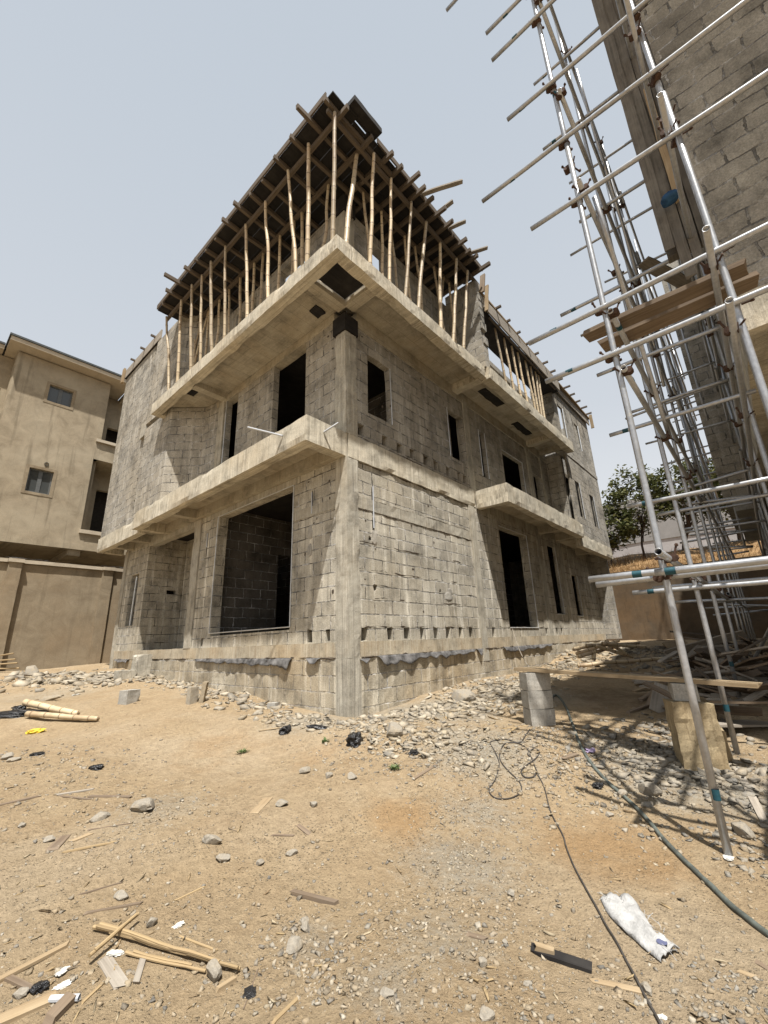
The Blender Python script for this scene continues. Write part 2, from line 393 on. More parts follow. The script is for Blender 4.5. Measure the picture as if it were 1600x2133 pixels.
M['timber_grey'] = wood_mat('grey_timber', (.30, .265, .22), (.19, .165, .135), .5, (.36, .33, .28))
M['shutter'] = wood_mat('weathered_shutter_board', (.15, .135, .115), (.085, .077, .067), .6, (.20, .185, .16))
M['reed'] = wood_mat('split_bamboo', (.35, .26, .145), (.23, .165, .09), .4, (.3, .22, .13))
def bamboo_mat():
    k = N('bamboo'); uv = k.uv(); ob = k.co('Object'); info = k.n('ShaderNodeObjectInfo').outputs['Random']
    g = k.noise(k.mapping(uv, (2.2, 30, 1)), 1.0, 4, .55); n1 = k.noise(ob, 2.6, 4, .6)
    c = k.mix(k.ramp(g, [(.3, 0.0), (.7, 1.0)]), (.62, .51, .34), (.50, .395, .245))
    c = k.mix(k.ramp(n1, [(.42, 0.0), (.68, 1.0)]), c, (.40, .29, .18))
    c = k.mix(1.0, c, k.ramp(k.math('ADD', k.math('MULTIPLY', info, .5), .55), [(0, 0.0), (1, 1.0)]), 'MULTIPLY')
    sx = k.n('ShaderNodeSeparateXYZ'); k.l(uv, sx.inputs[0]); fr = k.math('FRACT', k.math('ADD', k.math('DIVIDE', sx.outputs[0], .3), .5)); nd = k.math('ABSOLUTE', k.math('SUBTRACT', fr, .5))
    c = k.mix(k.ramp(nd, [(.02, .85), (.055, 0.0)]), c, (.13, .085, .05))
    return k.out(c, .5, k.bump(g, .25, .003), spec=.4)
M['bamboo'] = bamboo_mat()
def galv_mat():
    k = N('galvanised_tube'); ob = k.co('Object'); uv = k.uv()
    n1 = k.noise(ob, 24, 4, .6); n2 = k.noise(k.mapping(uv, (1.2, 6, 1)), 1.0, 5, .6)
    c = k.mix(k.ramp(n1, [(.3, 0.0), (.7, 1.0)]), (.30, .31, .325), (.42, .43, .445))
    c = k.mix(k.math('MULTIPLY', k.ramp(n2, [(.55, 0.0), (.72, 1.0)]), .75), c, (.19, .175, .15))
    c = k.mix(k.ramp(k.noise(ob, 11, 6, .7), [(.60, 0.0), (.68, .9)]), c, (.40, .385, .35))
    rg = k.math('ADD', k.math('MULTIPLY', n2, .25), .22)
    return k.out(c, rg, k.bump(n1, .02, .002), .55, .5)
M['galv'] = galv_mat()
M['rust'] = plain_mat('rusty_coupler', (.075, .045, .032), .85, .3, .45, 20, .5)
M['tape'] = plain_mat('teal_tape', (.013, .055, .072), .5, 0, .2)
M['bead'] = plain_mat('steel_corner_bead', (.55, .56, .56), .45, .5, .25, 6)
M['pvc'] = plain_mat('grey_pvc', (.42, .44, .47), .5, 0, .12, 5)
M['dark'] = plain_mat('recess_shade', (.03, .026, .022), .95, 0, .3)  # near black: the missing light of recesses is painted into this colour
M['black'] = plain_mat('black_polythene', (.012, .012, .013), .32, 0, .3, 25, .9, .5)
M['dpc'] = plain_mat('torn_grey_polythene', (.095, .092, .09), .55, 0, .8, 7, .9)
M['hose'] = plain_mat('dark_hose', (.075, .085, .075), .65, 0, .5, 14, .2, .35)
M['cable'] = plain_mat('thin_cable', (.05, .045, .04), .6, 0, .3)
M['sack'] = plain_mat('white_woven_sack', (.33, .328, .32), .8, 0, .3, 14, 1.0)
M['ink'] = plain_mat('sack_ink', (.09, .10, .17), .7, 0, .3)
M['yellow'] = plain_mat('yellow_plastic', (.55, .40, .04), .5, 0, .2)
M['blue'] = plain_mat('blue_cloth', (.02, .06, .13), .8, 0, .4)
M['white'] = plain_mat('white_scrap', (.48, .47, .43), .8, 0, .1)
M['stone'] = stone_mat('loose_stone', [(.25, .235, .205), (.145, .137, .122), (.30, .265, .21), (.20, .185, .16)], (.29, .235, .16), .55)
M['gravel'] = stone_mat('gravel_stone', [(.28, .235, .165), (.17, .158, .14), (.33, .29, .225), (.24, .19, .125), (.12, .113, .10), (.40, .36, .29)], (.32, .25, .165), .75)
M['rubble'] = stone_mat('rubble_stone', [(.33, .285, .21), (.24, .215, .175), (.42, .375, .295), (.19, .175, .15), (.30, .245, .165)], (.34, .275, .19), .6)
M['chips'] = stone_mat('wood_chip', [(.27, .195, .11), (.33, .25, .14), (.18, .125, .072), (.38, .32, .22), (.11, .085, .06)], (.27, .215, .14), .3)
M['neigh'] = plaster_mat('neighbour_render', (.315, .265, .19), (.205, .17, .12), (.36, .315, .235), .85)
M['fence'] = plaster_mat('fence_render', (.265, .22, .155), (.18, .145, .10), (.235, .175, .11), .5)
M['pale'] = plaster_mat('pale_cement_trim', (.42, .37, .29), (.35, .30, .23), (.40, .34, .26), .3)
M['retain'] = plaster_mat('retaining_wall_render', (.135, .105, .074), (.085, .066, .047), (.165, .105, .056), .5)
M['far_white'] = plaster_mat('far_white_wall', (.34, .33, .33), (.29, .28, .28), (.25, .24, .24), .2)
M['far_grey'] = plaster_mat('far_grey_wall', (.24, .235, .23), (.21, .205, .2), (.2, .195, .19), .2)
M['roofm'] = plain_mat('dark_roof_sheet', (.05, .055, .055), .6, .2, .25)
M['frame'] = plain_mat('grey_window_frame', (.10, .105, .105), .5, .2, .15)
def glass_mat():
    k = N('window_glass'); return k.out((.05, .055, .055), .08, None, 0, .6)
M['glass'] = glass_mat()
def leaf_mat(name, a, b, c3):
    k = N(name); isl = k.n('ShaderNodeNewGeometry').outputs['Random Per Island']
    c = k.ramp(isl, [(0, a), (.55, b), (1, c3)]); k.out(c, .6, None, 0, .3)
    tr = k.n('ShaderNodeBsdfTranslucent'); k.l(c, tr.inputs['Color']); ms = k.n('ShaderNodeMixShader'); ms.inputs[0].default_value = .3
    k.l(k.b.outputs[0], ms.inputs[1]); k.l(tr.outputs[0], ms.inputs[2]); k.l(ms.outputs[0], k.t.nodes['Material Output'].inputs[0]); return k.m
M['leaf'] = leaf_mat('tree_leaves', (.035, .045, .018), (.08, .09, .03), (.17, .165, .065))
M['drygrass'] = leaf_mat('dry_grass_blades', (.16, .085, .035), (.27, .17, .075), (.36, .26, .13))
M['weed'] = leaf_mat('weed_leaves', (.06, .10, .03), (.10, .15, .05), (.15, .18, .07))
M['bark'] = plain_mat('bark', (.07, .05, .038), .95, 0, .4, 12, .9)

def ground_mat():
    k = N('sandy_ground'); ob = k.co('Object')
    at = k.n('ShaderNodeAttribute', attribute_name='soil'); sep = k.n('ShaderNodeSeparateColor'); k.l(at.outputs['Color'], sep.inputs[0])
    big = k.noise(ob, .5, 6, .62); mid = k.noise(ob, 2.4, 7, .68); f1 = k.noise(ob, 16, 7, .72); f2 = k.noise(ob, 75, 5, .7)
    sand = k.mix(k.ramp(mid, [(.3, 0.0), (.7, 1.0)]), (.36, .278, .176), (.305, .224, .136))
    sand = k.mix(k.math('MULTIPLY', k.ramp(big, [(.45, 0.0), (.62, 1.0)]), .7), sand, (.38, .305, .21))
    e1 = k.math('ADD', sep.outputs[0], k.math('MULTIPLY', k.math('SUBTRACT', f1, .5), 1.1))
    sand = k.mix(k.ramp(e1, [(.3, 0.0), (.75, 1.0)]), sand, k.mix(k.ramp(f2, [(.3, 0.0), (.7, 1.0)]), (.33, .30, .24), (.235, .213, .175)))
    e2 = k.math('ADD', sep.outputs[1], k.math('MULTIPLY', k.math('SUBTRACT', mid, .5), .9))
    sand = k.mix(k.math('MULTIPLY', k.ramp(e2, [(.35, 0.0), (.8, 1.0)]), .75), sand, (.31, .20, .10))
    e3 = k.math('ADD', sep.outputs[2], k.math('MULTIPLY', k.math('SUBTRACT', mid, .5), .9))
    sand = k.mix(k.math('MULTIPLY', k.ramp(e3, [(.35, 0.0), (.8, 1.0)]), .8), sand, (.14, .10, .062))
    # scattered grit: small dark and light flecks
    v = k.n('ShaderNodeTexVoronoi'); v.inputs['Scale'].default_value = 42; v.inputs['Randomness'].default_value = 1; k.l(ob, v.inputs['Vector'])
    grit = k.math('MULTIPLY', k.ramp(v.outputs['Distance'], [(.16, 1.0), (.27, 0.0)]), k.ramp(k.noise(ob, 3.3, 4), [(.42, 0.0), (.6, 1.0)]))
    vc = k.n('ShaderNodeSeparateColor'); k.l(v.outputs['Color'], vc.inputs[0])
    sand = k.mix(k.math('MULTIPLY', grit, .6), sand, k.ramp(vc.outputs[0], [(0, (.085, .07, .052)), (.6, (.25, .21, .155)), (1, (.42, .37, .28))]))
    sand = k.mix(.6, sand, k.ramp(f1, [(.28, .62), (.72, 1.32)]), 'MULTIPLY')
    sand = k.mix(.5, sand, k.ramp(f2, [(.28, .6), (.72, 1.35)]), 'MULTIPLY')
    hgt = k.math('ADD', k.math('ADD', k.math('MULTIPLY', f1, 1.0), k.math('MULTIPLY', f2, .4)), k.math('ADD', k.math('MULTIPLY', grit, .45), k.math('MULTIPLY', mid, 1.2)))
    return k.out(sand, .97, k.bump(hgt, 1.0, .045), spec=.08)
M['ground'] = ground_mat()

# ================================================================== ground (one sheet to the horizon)
for px, rad, hh in (((930, 1500), .9, .16), (800, 1545), ) if False else ():
    pass
def heap(u, v, r, hh):
    p = gnd(u, v); HEAPS.append((p[0], p[1], r, hh))
for a in ((1010, 1440, .9, .10), (870, 1510, .75, .10), (640, 1500, .55, .06), (1250, 1372, 1.5, .12), (1420, 1360, 1.6, .18), (1560, 1500, 1.0, .15), (330, 1408, 1.2, .06)):
    heap(*a)
def graded(segs):
    out = [segs[0][0]]
    for a, b, st in segs: out += list(np.linspace(a, b, max(2, int(round((b-a)/st))+1))[1:])
    return np.array(out)
GX = graded([(-220, -40, 30), (-40, -12, 3), (-12, -6.5, .4), (-6.5, 2.2, .055), (2.2, 9, .14), (9, 22, .4), (22, 60, 4), (60, 220, 32)])
GY = graded([(-220, -40, 30), (-40, -12, 3), (-12, -6.4, .4), (-6.4, 2.0, .055), (2.0, 13.5, .2), (13.5, 40, 3), (40, 220, 30)])
SOIL_PATCH = []     # channel, x, y, r, strength : r grey gravel, g orange sand, b darker brown earth
for ch, u, v, r, s in ((0, 960, 1800, .5, .6), (0, 1000, 1690, .45, .55), (0, 930, 1950, .4, .5), (0, 1000, 1560, .8, .7), (0, 800, 2050, .3, .5), (0, 650, 1960, .25, .5),
                       (0, 380, 1400, 1.6, .75), (0, 100, 1450, 1.2, .5), (0, 640, 1500, .7, .6), (0, 900, 1480, 1.0, .9), (0, 1400, 1600, .9, .75), (0, 1540, 1650, .6, .7), (0, 330, 1680, .5, .5), (0, 1120, 1440, 1.0, .7),
                       (1, 830, 1700, .35, .9), (1, 1270, 1770, .6, .9), (1, 700, 1560, .8, .5), (1, 60, 1420, 1.0, .9), (1, 450, 1560, .9, .5),
                       (2, 1290, 1450, 1.3, .8), (2, 1500, 1420, 1.6, .7)):
    p = gnd(u, v); SOIL_PATCH.append((ch, p[0], p[1], r, s))
nx, ny = len(GX), len(GY); GV = []; GC = []
for j, y in enumerate(GY):
    for i, x in enumerate(GX):
        near = (-7 < x < 20 and -7 < y < 14)
        z = h(x, y) if near else h0(x, y)
        c = [0, 0, 0]
        if -7 < x < 10 and -7 < y < 12:
            z += .006*_n(x, y, 21., 5.5) if x < 3 and y < 3 else 0
            for ch, px, py, pr, ps in SOIL_PATCH:
                q = ((x-px)**2 + (y-py)**2)/(pr*pr)
                if q < 5: c[ch] = max(c[ch], ps*math.exp(-q*.8))
            z += .012*c[0]*_n(x, y, 11., 2.2)
        GV.append((x, y, z)); GC.append((*c, 1))
GF = [(j*nx+i, j*nx+i+1, (j+1)*nx+i+1, (j+1)*nx+i) for j in range(ny-1) for i in range(nx-1)]
me = bpy.data.meshes.new('ground'); me.from_pydata(GV, [], GF); me.materials.append(M['ground'])
ca = me.color_attributes.new('soil', 'FLOAT_COLOR', 'POINT'); ca.data.foreach_set('color', np.array(GC).ravel())
me.polygons.foreach_set('use_smooth', [True]*len(me.polygons))
g = bpy.data.objects.new('ground', me); COL.objects.link(g); tag(g, kind='structure')

# ================================================================== the unfinished house
def wallseg(mb, a, b, th, z0, z1, ops=(), sgn=1, ragged=0.0):
    """wall from a to b (plan), outer face on the line a-b, thickness inward, with real openings (u0,u1,z0,z1)"""
    a = np.array(a, float); b = np.array(b, float); L = np.linalg.norm(b-a); t = (b-a)/L; inn = np.array([-t[1], t[0]])*sgn
    us = sorted({0.0, L, *[max(0, min(L, q)) for o in ops for q in o[:2]]}); zs = sorted({z0, z1, *[max(z0, min(z1, q)) for o in ops for q in o[2:4]]})
    us = [q for i, q in enumerate(us) if i == 0 or q-us[i-1] > 1e-4]; zs = [q for i, q in enumerate(zs) if i == 0 or q-zs[i-1] > 1e-4]
    def solid(i, j):
        if i < 0 or j < 0 or i >= len(us)-1 or j >= len(zs)-1: return False
        cu = (us[i]+us[i+1])/2; cz = (zs[j]+zs[j+1])/2
        return not any(o[0] < cu < o[1] and o[2] < cz < o[3] for o in ops)
    J = {}
    def P(i, j, d):
        du = dz = 0
        if ragged and 0 < i < len(us)-1 and 0 < j < len(zs)-1:
            if (i, j) not in J: J[(i, j)] = (rnd.uniform(-ragged, ragged), rnd.uniform(-ragged, ragged))
            du, dz = J[(i, j)]
        q = a + t*(us[i]+du) + inn*d; return (q[0], q[1], zs[j]+dz)
    for i in range(len(us)-1):
        for j in range(len(zs)-1):
            if not solid(i, j): continue
            mb.face([P(i, j, 0), P(i+1, j, 0), P(i+1, j+1, 0), P(i, j+1, 0)])
            mb.face([P(i, j, th), P(i, j+1, th), P(i+1, j+1, th), P(i+1, j, th)])
            if not solid(i-1, j): mb.face([P(i, j, 0), P(i, j+1, 0), P(i, j+1, th), P(i, j, th)])
            if not solid(i+1, j): mb.face([P(i+1, j, 0), P(i+1, j, th), P(i+1, j+1, th), P(i+1, j+1, 0)])
            if not solid(i, j-1): mb.face([P(i, j, 0), P(i, j, th), P(i+1, j, th), P(i+1, j, 0)])
            if not solid(i, j+1): mb.face([P(i, j+1, 0), P(i+1, j+1, 0), P(i+1, j+1, th), P(i, j+1, th)])
    return mb
house = empty('unfinished_house', 'three storey unfinished grey concrete block house with jutting balcony slabs and bamboo props', 'building', loc=(0, 0, -1.1))
def hp(mb, name, mat, label=None, parent=None): return part(mb, name, M[mat], parent or house, label)
TH = .225
# --- ground floor
GFR_OPS = [(5.67, 7.45, .22, 2.9), (9.07, 9.74, .64, 2.87), (11.02, 11.57, .62, 2.06)]
for u in (760, 812.5, 847.5, 879.5, 909, 934, 960, 982, 1004, 1029):
    x = float(ony(u, 1321, 0)[0]); w = rnd.uniform(.068, .09); GFR_OPS.append((x-w, x+w, .015, .225))
for u in (1140, 1150, 1162, 1172): x = float(ony(u, 1322, 0)[0]); GFR_OPS.append((x-.08, x+.08, .015, .225))
GFR_OPS += [(.62, .70, .83, .93), (2.62, 2.68, .92, 1.0), (.53, .64, 1.72, 1.78)]
for a, b, c, d in list(GFR_OPS): pass
def cut(ops, a): return [(o[0]-a, o[1]-a, o[2], o[3]) for o in ops]
hp(wallseg(MB(), (.26, 0), (4.13, 0), TH, 0, 3.15, cut(GFR_OPS, .26), 1, .018), 'wall', 'block_low')
hp(wallseg(MB(), (4.40, 0), (8.25, 0), TH, 0, 3.15, cut([o for o in GFR_OPS if o[0] < 8], 4.40), 1, .012), 'wall', 'block_low'); hp(wallseg(MB(), (8.252, 0), (14.02, 0), .08, 0, 3.15, cut([o for o in GFR_OPS if o[0] > 8], 8.252), 1, .012), 'wall', 'block_low')
GFL_OPS = [(1.52, 4.43, .24, 3.02), (5.65, 8.65, 0.0, 3.02), (9.2, 9.82, .72, 2.26)]
for u in (645, 683): y = float(onx(u, 1325, 0)[1]); GFL_OPS.append((y-.07, y+.07, .03, .22))
for u in (398, 420): y = float(onx(u, 1340, 0)[1]); GFL_OPS.append((y-.05, y+.05, .03, .22))
hp(wallseg(MB(), (0, .26), (0, 5.30), TH, 0, 3.15, cut(GFL_OPS, .26), -1, .018), 'wall', 'block_low')
hp(wallseg(MB(), (0, 8.65), (0, 10.35), TH, 0, 3.15, cut(GFL_OPS, 8.65), -1), 'wall', 'block_low')
hp(MB().rbox(.0, TH, 5.65, 8.65, 3.02, 3.15), 'lintel', 'conc_col')
hp(wallseg(MB(), (TH, 8.65), (1.12, 8.65), .2, 0, 3.4, [(.42, .72, 1.62, 1.74)], 1, .02), 'wall', 'block_low', 'shaded block return wall of the entrance recess')
hp(wallseg(MB(), (1.12, 5.5), (1.12, 8.85), .2, 0, 3.4, [(.2, 1.5, 2.35, 3.0)], -1), 'wall', 'block_low')
hp(wallseg(MB(), (TH, 5.65), (1.12, 5.65), .2, 0, 3.4, (), -1), 'wall', 'block_in_shade')
hp(MB().rbox(-.035, .255, -.035, .255, -.24, 3.15, .07, .007, 6, .035), 'column', 'conc_col', 'chipped concrete corner column')
hp(MB().rbox(4.13, 4.40, -.03, .25, -.5, 3.15, .14, .01), 'column', 'conc_col')
hp(MB().rbox(8.25, 8.52, -.015, .02, 0.0, 3.14, .14, .004), 'column', 'conc_col')
hp(MB().rbox(10.05, 10.33, -.015, .02, 0.0, 3.14, .14, .004), 'column', 'conc_col')
hp(MB().rbox(-.03, .24, 5.30, 5.65, 0, 3.15, .14, .01, 2.6, .03), 'column', 'conc_col')
hp(MB().rbox(-.03, .24, 10.35, 10.6, -.9, 3.15, .14, .01), 'column', 'conc_col')
# sills, floor band, plinth
hp(MB().rbox(.26, 14.03, -.022, .1, -.23, 0, .16, .012, 2.6), 'floor_band', 'band')
hp(MB().rbox(-.022, .1, .26, 10.35, -.23, 0, .16, .012, 2.6), 'floor_band', 'band', 'rust stained floor band')
hp(MB().rbox(-.005, 14.03, -.018, .2, -1.9, -.235, .18, .018, 2.2), 'plinth', 'block_plinth')
hp(MB().rbox(-.018, .2, .0, 10.5, -1.9, -.235, .18, .018, 2.2), 'plinth', 'block_plinth')
hp(MB().rbox(-.045, .24, -.045, .24, -1.3, -.245, .1, .006), 'pier', 'conc_col', 'smooth lower stub of the corner column')
hp(MB().rbox(.02, .16, 1.60, 4.40, .02, .225, .14, .01), 'sill', 'conc_grey')
# lintel bands, proud by a few millimetres
hp(MB().rbox(.26, 4.13, -.012, .05, 2.26, 2.47, .12, .014, 3.4), 'lintel_band', 'conc_col')
hp(MB().rbox(-.012, .05, .26, 1.50, 2.26, 2.45, .12, .012, 3.4), 'lintel_band', 'conc_col')
hp(MB().rbox(-.012, .05, 1.3, 4.9, 3.02, 3.16, .2, .006), 'lintel_band', 'conc_col')
# --- first floor beam on the right wall, balcony slabs
def slab(x0, x1, y0, y1, zb, zt, soff, edges, ribs=()):
    mb = MB()
    for e in edges: mb.rbox(*e, zb, zt, .11, .006, 4.5, .05)
    p = part(mb, 'slab', M['conc'], house)
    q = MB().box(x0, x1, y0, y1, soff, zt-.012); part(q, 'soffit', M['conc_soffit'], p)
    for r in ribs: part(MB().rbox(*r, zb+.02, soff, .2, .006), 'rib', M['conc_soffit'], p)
    return p
hp(MB().rbox(.02, 4.5, -.04, .21, 3.15, 3.62, .1, .009, 4.5, .05), 'floor_beam', 'conc')
slab(-.72, -.002, .2, 7.32, 3.15, 3.61, 3.40, [(-.92, -.70, -.02, 7.5), (-.70, -.002, -.02, .2), (-.70, .0, 7.3, 7.5)],
     [(-.7, 0, 5.42, 5.62), (-.12, 0.0, .2, 7.3)])
slab(-.55, 0, 7.5, 11.0, 3.10, 3.56, 3.35, [(-.74, -.54, 7.5, 11.08), (-.54, 0, 10.85, 11.06)], [(-.54, -.0, 8.6, 8.8), (-.54, 0, 9.9, 10.1)])
slab(4.72, 10.2, -.68, 0, 3.12, 3.6, 3.38, [(4.5, 10.24, -.90, -.68), (4.5, 4.72, -.68, -.0)], [(8.45, 8.65, -.68, 0), (9.95, 10.15, -.68, 0)])
slab(10.2, 13.9, -.55, 0, 2.86, 3.30, 3.12, [(10.24, 14.04, -.77, -.55), (13.84, 14.04, -.55, 0.0)], [(11.9, 12.1, -.55, 0)])
hp(MB().rbox(4.5, 14.0, -.0, .2, 3.15, 3.6, .3, .006), 'floor_beam', 'conc_col')
hp(MB().rbox(-.0, .2, .2, 10.6, 3.15, 3.6, .3, .006), 'floor_beam', 'conc_col')
# --- first floor walls
F1R = [(.60, 1.30, 4.28, 5.63), (3.52, 4.28, 4.28, 5.63), (5.1, 5.45, 4.2, 5.6), (6.5, 7.93, 3.63, 5.44), (8.78, 9.5, 3.63, 5.33)]
for u, v in ((752, 908), (802, 928), (833, 945), (860, 960), (888, 972), (909, 980), (935, 993), (958, 1005), (970, 1012)):
    q = ony(u, v, 0); w = rnd.uniform(.075, .10); F1R.append((float(q[0])-w, float(q[0])+w, 3.71, 3.94))
hp(wallseg(MB(), (.26, 0), (4.33, 0), .14, 3.62, 6.12, cut(F1R, .26), 1, .016), 'wall', 'block_up')
hp(wallseg(MB(), (4.58, 0), (10.2, 0), .12, 3.6, 6.12, cut(F1R, 4.58), 1, .012), 'wall', 'block_up')
hp(MB().rbox(4.33, 4.58, -.03, .22, 3.6, 6.2, .14, .01), 'column', 'conc_col')
hp(MB().rbox(8.35, 8.6, -.03, .22, 3.6, 6.2, .14, .008), 'column', 'conc_col')
hp(MB().rbox(9.55, 9.8, -.03, .22, 3.6, 6.2, .14, .008), 'column', 'conc_col')
hp(MB().rbox(-.04, .255, -.04, .255, 3.6, 5.85, .06, .011, 7, .035), 'column', 'conc_col', 'rough honeycombed corner column')
hp(MB().rbox(-.07, .29, -.07, .29, 5.82, 6.2, .2, .006), 'column_formwork', 'ply', 'dark timber collar left round the column head')
F1L = [(1.22, 2.40, 3.62, 6.24), (3.97, 4.53, 3.62, 6.24)]
hp(wallseg(MB(), (0, .26), (0, 4.62), .15, 3.6, 6.24, cut(F1L, .26), -1, .014), 'wall', 'block_up')
hp(MB().rbox(-.03, .2, 4.62, 4.92, 3.6, 6.3, .14, .01), 'column', 'conc_col')
BAY = [(0, 4.92), (-.10, 5.52), (-.76, 6.22), (-.78, 8.0)]
for z0, z1 in ((3.6, 6.42), (6.6, 9.6)):
    for a, b in zip(BAY[:-1], BAY[1:]): hp(wallseg(MB(), a, b, .2, z0, z1, (), -1), 'wall', 'block_up')
hp(wallseg(MB(), (-.70, 8.42), (-.70, 11.05), .2, 3.56, 9.75, (), -1), 'wall', 'block_up', 'tall blank block face of the far stair bay')
tooth = MB(); zz = 3.56
while zz < 9.7: tooth.box(-.695, -.50, 8.36-rnd.uniform(0, .05), 8.425, zz, min(zz+.222, 9.74)); zz += .235
hp(tooth, 'pier', 'block_up', 'toothed edge of the stair bay beside the dark slot')
hp(MB().box(-.45, -.40, 7.7, 8.9, 3.6, 6.4), 'slot_shade_panel', 'dark')  # near-black panel added behind the slot to paint its shade
hp(MB().rbox(-.78, -.58, 8.0, 8.42, 6.25, 6.75, .14, .01), 'lintel', 'conc_col')
hp(MB().box(3.35, 4.32, .42, .5, 3.62, 6.1), 'window_shade_panel', 'block_up', 'grey block panel added behind the second window as shade')  # panel added behind the window so it reads as shaded grey
hp(MB().box(.4, 4.25, .2, .26, 3.61, 4.02), 'hole_shade_panel', 'dark')  # near-black panel added so the wall holes read unlit
# ring beams under the second floor slab
hp(MB().rbox(.29, 10.2, -.025, .2, 6.12, 6.44, .2, .008), 'ring_beam', 'conc_soffit')
hp(MB().rbox(-.025, .2, .29, 5.2, 6.24, 6.44, .2, .008), 'ring_beam', 'conc_soffit')
# --- second floor slab
slab(-.88, 0, .12, 6.5, 6.28, 6.6, 6.45, [(-1.10, -.88, -.95, 6.7), (-.88, .0, 6.5, 6.7)], [(-.88, 0, 4.52, 4.74), (-.88, -.07, -.1, .12), (-.1, .12, -.73, -.1)])
slab(.12, 3.85, -.73, 0, 6.28, 6.6, 6.45, [(-.88, 4.02, -.955, -.73)], [(2.0, 2.2, -.73, 0)] if False else [])
slab(4.1, 9.75, -.8, 0, 6.25, 6.6, 6.43, [(4.02, 10.22, -1.045, -.80), (3.85, 4.1, -.80, -.0), (8.5, 8.75, -.8, 0)], [(9.6, 9.8, -.8, 0)])
hp(MB().box(-.87, -.12, -.72, -.12, 6.44, 6.455), 'soffit_formwork', 'ply', 'dark ply left in the corner pocket of the slab')
for a in ((-.42, -.16, .4, .62), (4.6, 5.7, -.62, -.38), (7.0, 8.1, -.42, -.2), (-.8, -.62, 4.95, 5.2)): hp(MB().rbox(a[0], a[1], a[2], a[3], 6.41, 6.46, .12, .03, 5), 'soffit_formwork', 'ply')
# --- second floor walls
F2R = [(.77, 1.36, 7.0, 8.86), (2.3, 3.1, 7.0, 8.7)]
hp(wallseg(MB(), (.26, 0), (3.98, 0), TH, 6.6, 9.12, cut(F2R[:1], .26), 1), 'wall', 'block_up')
hp(MB().rbox(-.03, .255, -.03, .255, 6.6, 8.95, .12, .01), 'column', 'conc_col')
hp(MB().rbox(-.06, .29, -.06, .29, 8.95, 9.4, .2, .006), 'column_formwork', 'ply')
F2L = [(1.25, 2.42, 6.62, 9.0), (3.4, 4.4, 6.62, 8.95)]
hp(wallseg(MB(), (0, .26), (0, 4.92), TH, 6.6, 9.2, cut(F2L, .26), -1), 'wall', 'block_up')
pier = MB()
zz = 6.6
while zz < 9.3:       # toothed end of the block pier
    pier.box(3.98, 4.22, -.98 - rnd.uniform(-.03, .05), 0.0, zz, min(zz+.232, 9.4)); zz += .235
hp(pier, 'pier', 'block_up', 'toothed block pier at the end of the propped balcony')
hp(wallseg(MB(), (4.22, 0), (9.75, 0), TH, 6.6, 8.62, [(.45, 1.7, 7.85, 8.45), (.45, 1.1, 6.75, 7.1), (2.2, 3.7, 7.6, 8.45), (4.2, 5.2, 7.85, 8.45)], 1), 'wall', 'block_up')
BF1 = [(10.72, 11.2, 4.0, 5.38), (12.33, 12.8, 3.92, 5.22)]; BF2 = [(10.2, 10.75, 6.98, 8.32), (12.0, 12.45, 7.08, 8.22)]
hp(wallseg(MB(), (10.22, -.75), (14.02, -.75), .07, 3.30, 6.28, cut(BF1, 10.22), 1), 'wall', 'block_up')
hp(wallseg(MB(), (10.22, -.55), (10.22, 0), .2, 3.30, 6.4, (), -1), 'wall', 'block_up', 'sunlit return of the projecting end bay')
hp(wallseg(MB(), (9.78, -.75), (14.02, -.75), .07, 6.42, 9.0, cut(BF2, 9.78), 1), 'wall', 'block_up')
tooth = MB(); zz = 6.6
while zz < 8.95: tooth.box(9.74-rnd.uniform(-.02, .05), 9.94, -.73, 0, zz, zz+.232); zz += .235
hp(tooth, 'pier', 'block_up')
hp(MB().rbox(9.9, 14.03, -.768, -.5, 6.28, 6.42, .2, .01), 'floor_beam', 'conc_grey')
# back and inside of the shell
hp(wallseg(MB(), (14.02, -.55), (14.02, 10.8), -.2, -.2, 3.295, (), -1), 'wall', 'block_up')
hp(wallseg(MB(), (14.02, -.55), (14.02, 10.8), -.2, 3.3, 9.0, [(3, 5, 7.2, 8.6)], -1), 'wall', 'block_up')
hp(wallseg(MB(), (.2, 10.8), (13.8, 10.8), .2, -.2, 6.4, (), 1), 'wall', 'block_in_shade')
hp(wallseg(MB(), (-.5, 10.85), (13.8, 10.85), .2, 6.6, 7.6, (), 1), 'wall', 'block_in_shade')
PEX = 1.84
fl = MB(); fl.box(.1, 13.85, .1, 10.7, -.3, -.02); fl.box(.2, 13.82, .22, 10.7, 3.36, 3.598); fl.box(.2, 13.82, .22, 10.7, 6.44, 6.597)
ce = MB(); ce.box(.25, 13.8, .25, 10.6, 3.335, 3.355); ce.box(.25, 13.8, .25, 10.6, 6.415, 6.435); hp(ce, 'ceiling_shade_sheet', 'ply', 'black sheet added under the inner floor slabs as ceiling shade')  # black sheets added under the slabs so the ceilings read unlit
hp(fl, 'floor', 'conc_in_shade')
hp(wallseg(MB(), (TH, 4.62), (PEX, 4.62), .2, -.02, 3.33, (), 1), 'partition', 'block_in_shade', 'block partition seen through the big opening')
hp(wallseg(MB(), (PEX, 4.62), (3.6, 4.62), .2, 2.35, 3.33, (), 1), 'partition', 'block_in_shade')
hp(wallseg(MB(), (3.6, .3), (3.6, 10.7), .2, -.02, 3.36, (), -1), 'partition', 'block_in_shade')
hp(wallseg(MB(), (3.8, 3.6), (13.8, 3.6), .2, -.02, 3.36, (), 1), 'partition', 'block_in_shade')
hp(wallseg(MB(), (2.8, .3), (2.8, 10.7), .2, 3.6, 6.44, (), -1), 'partition', 'block_in_shade')
hp(wallseg(MB(), (3.0, 2.8), (13.8, 2.8), .2, 3.6, 6.44, (), 1), 'partition', 'block_in_shade')
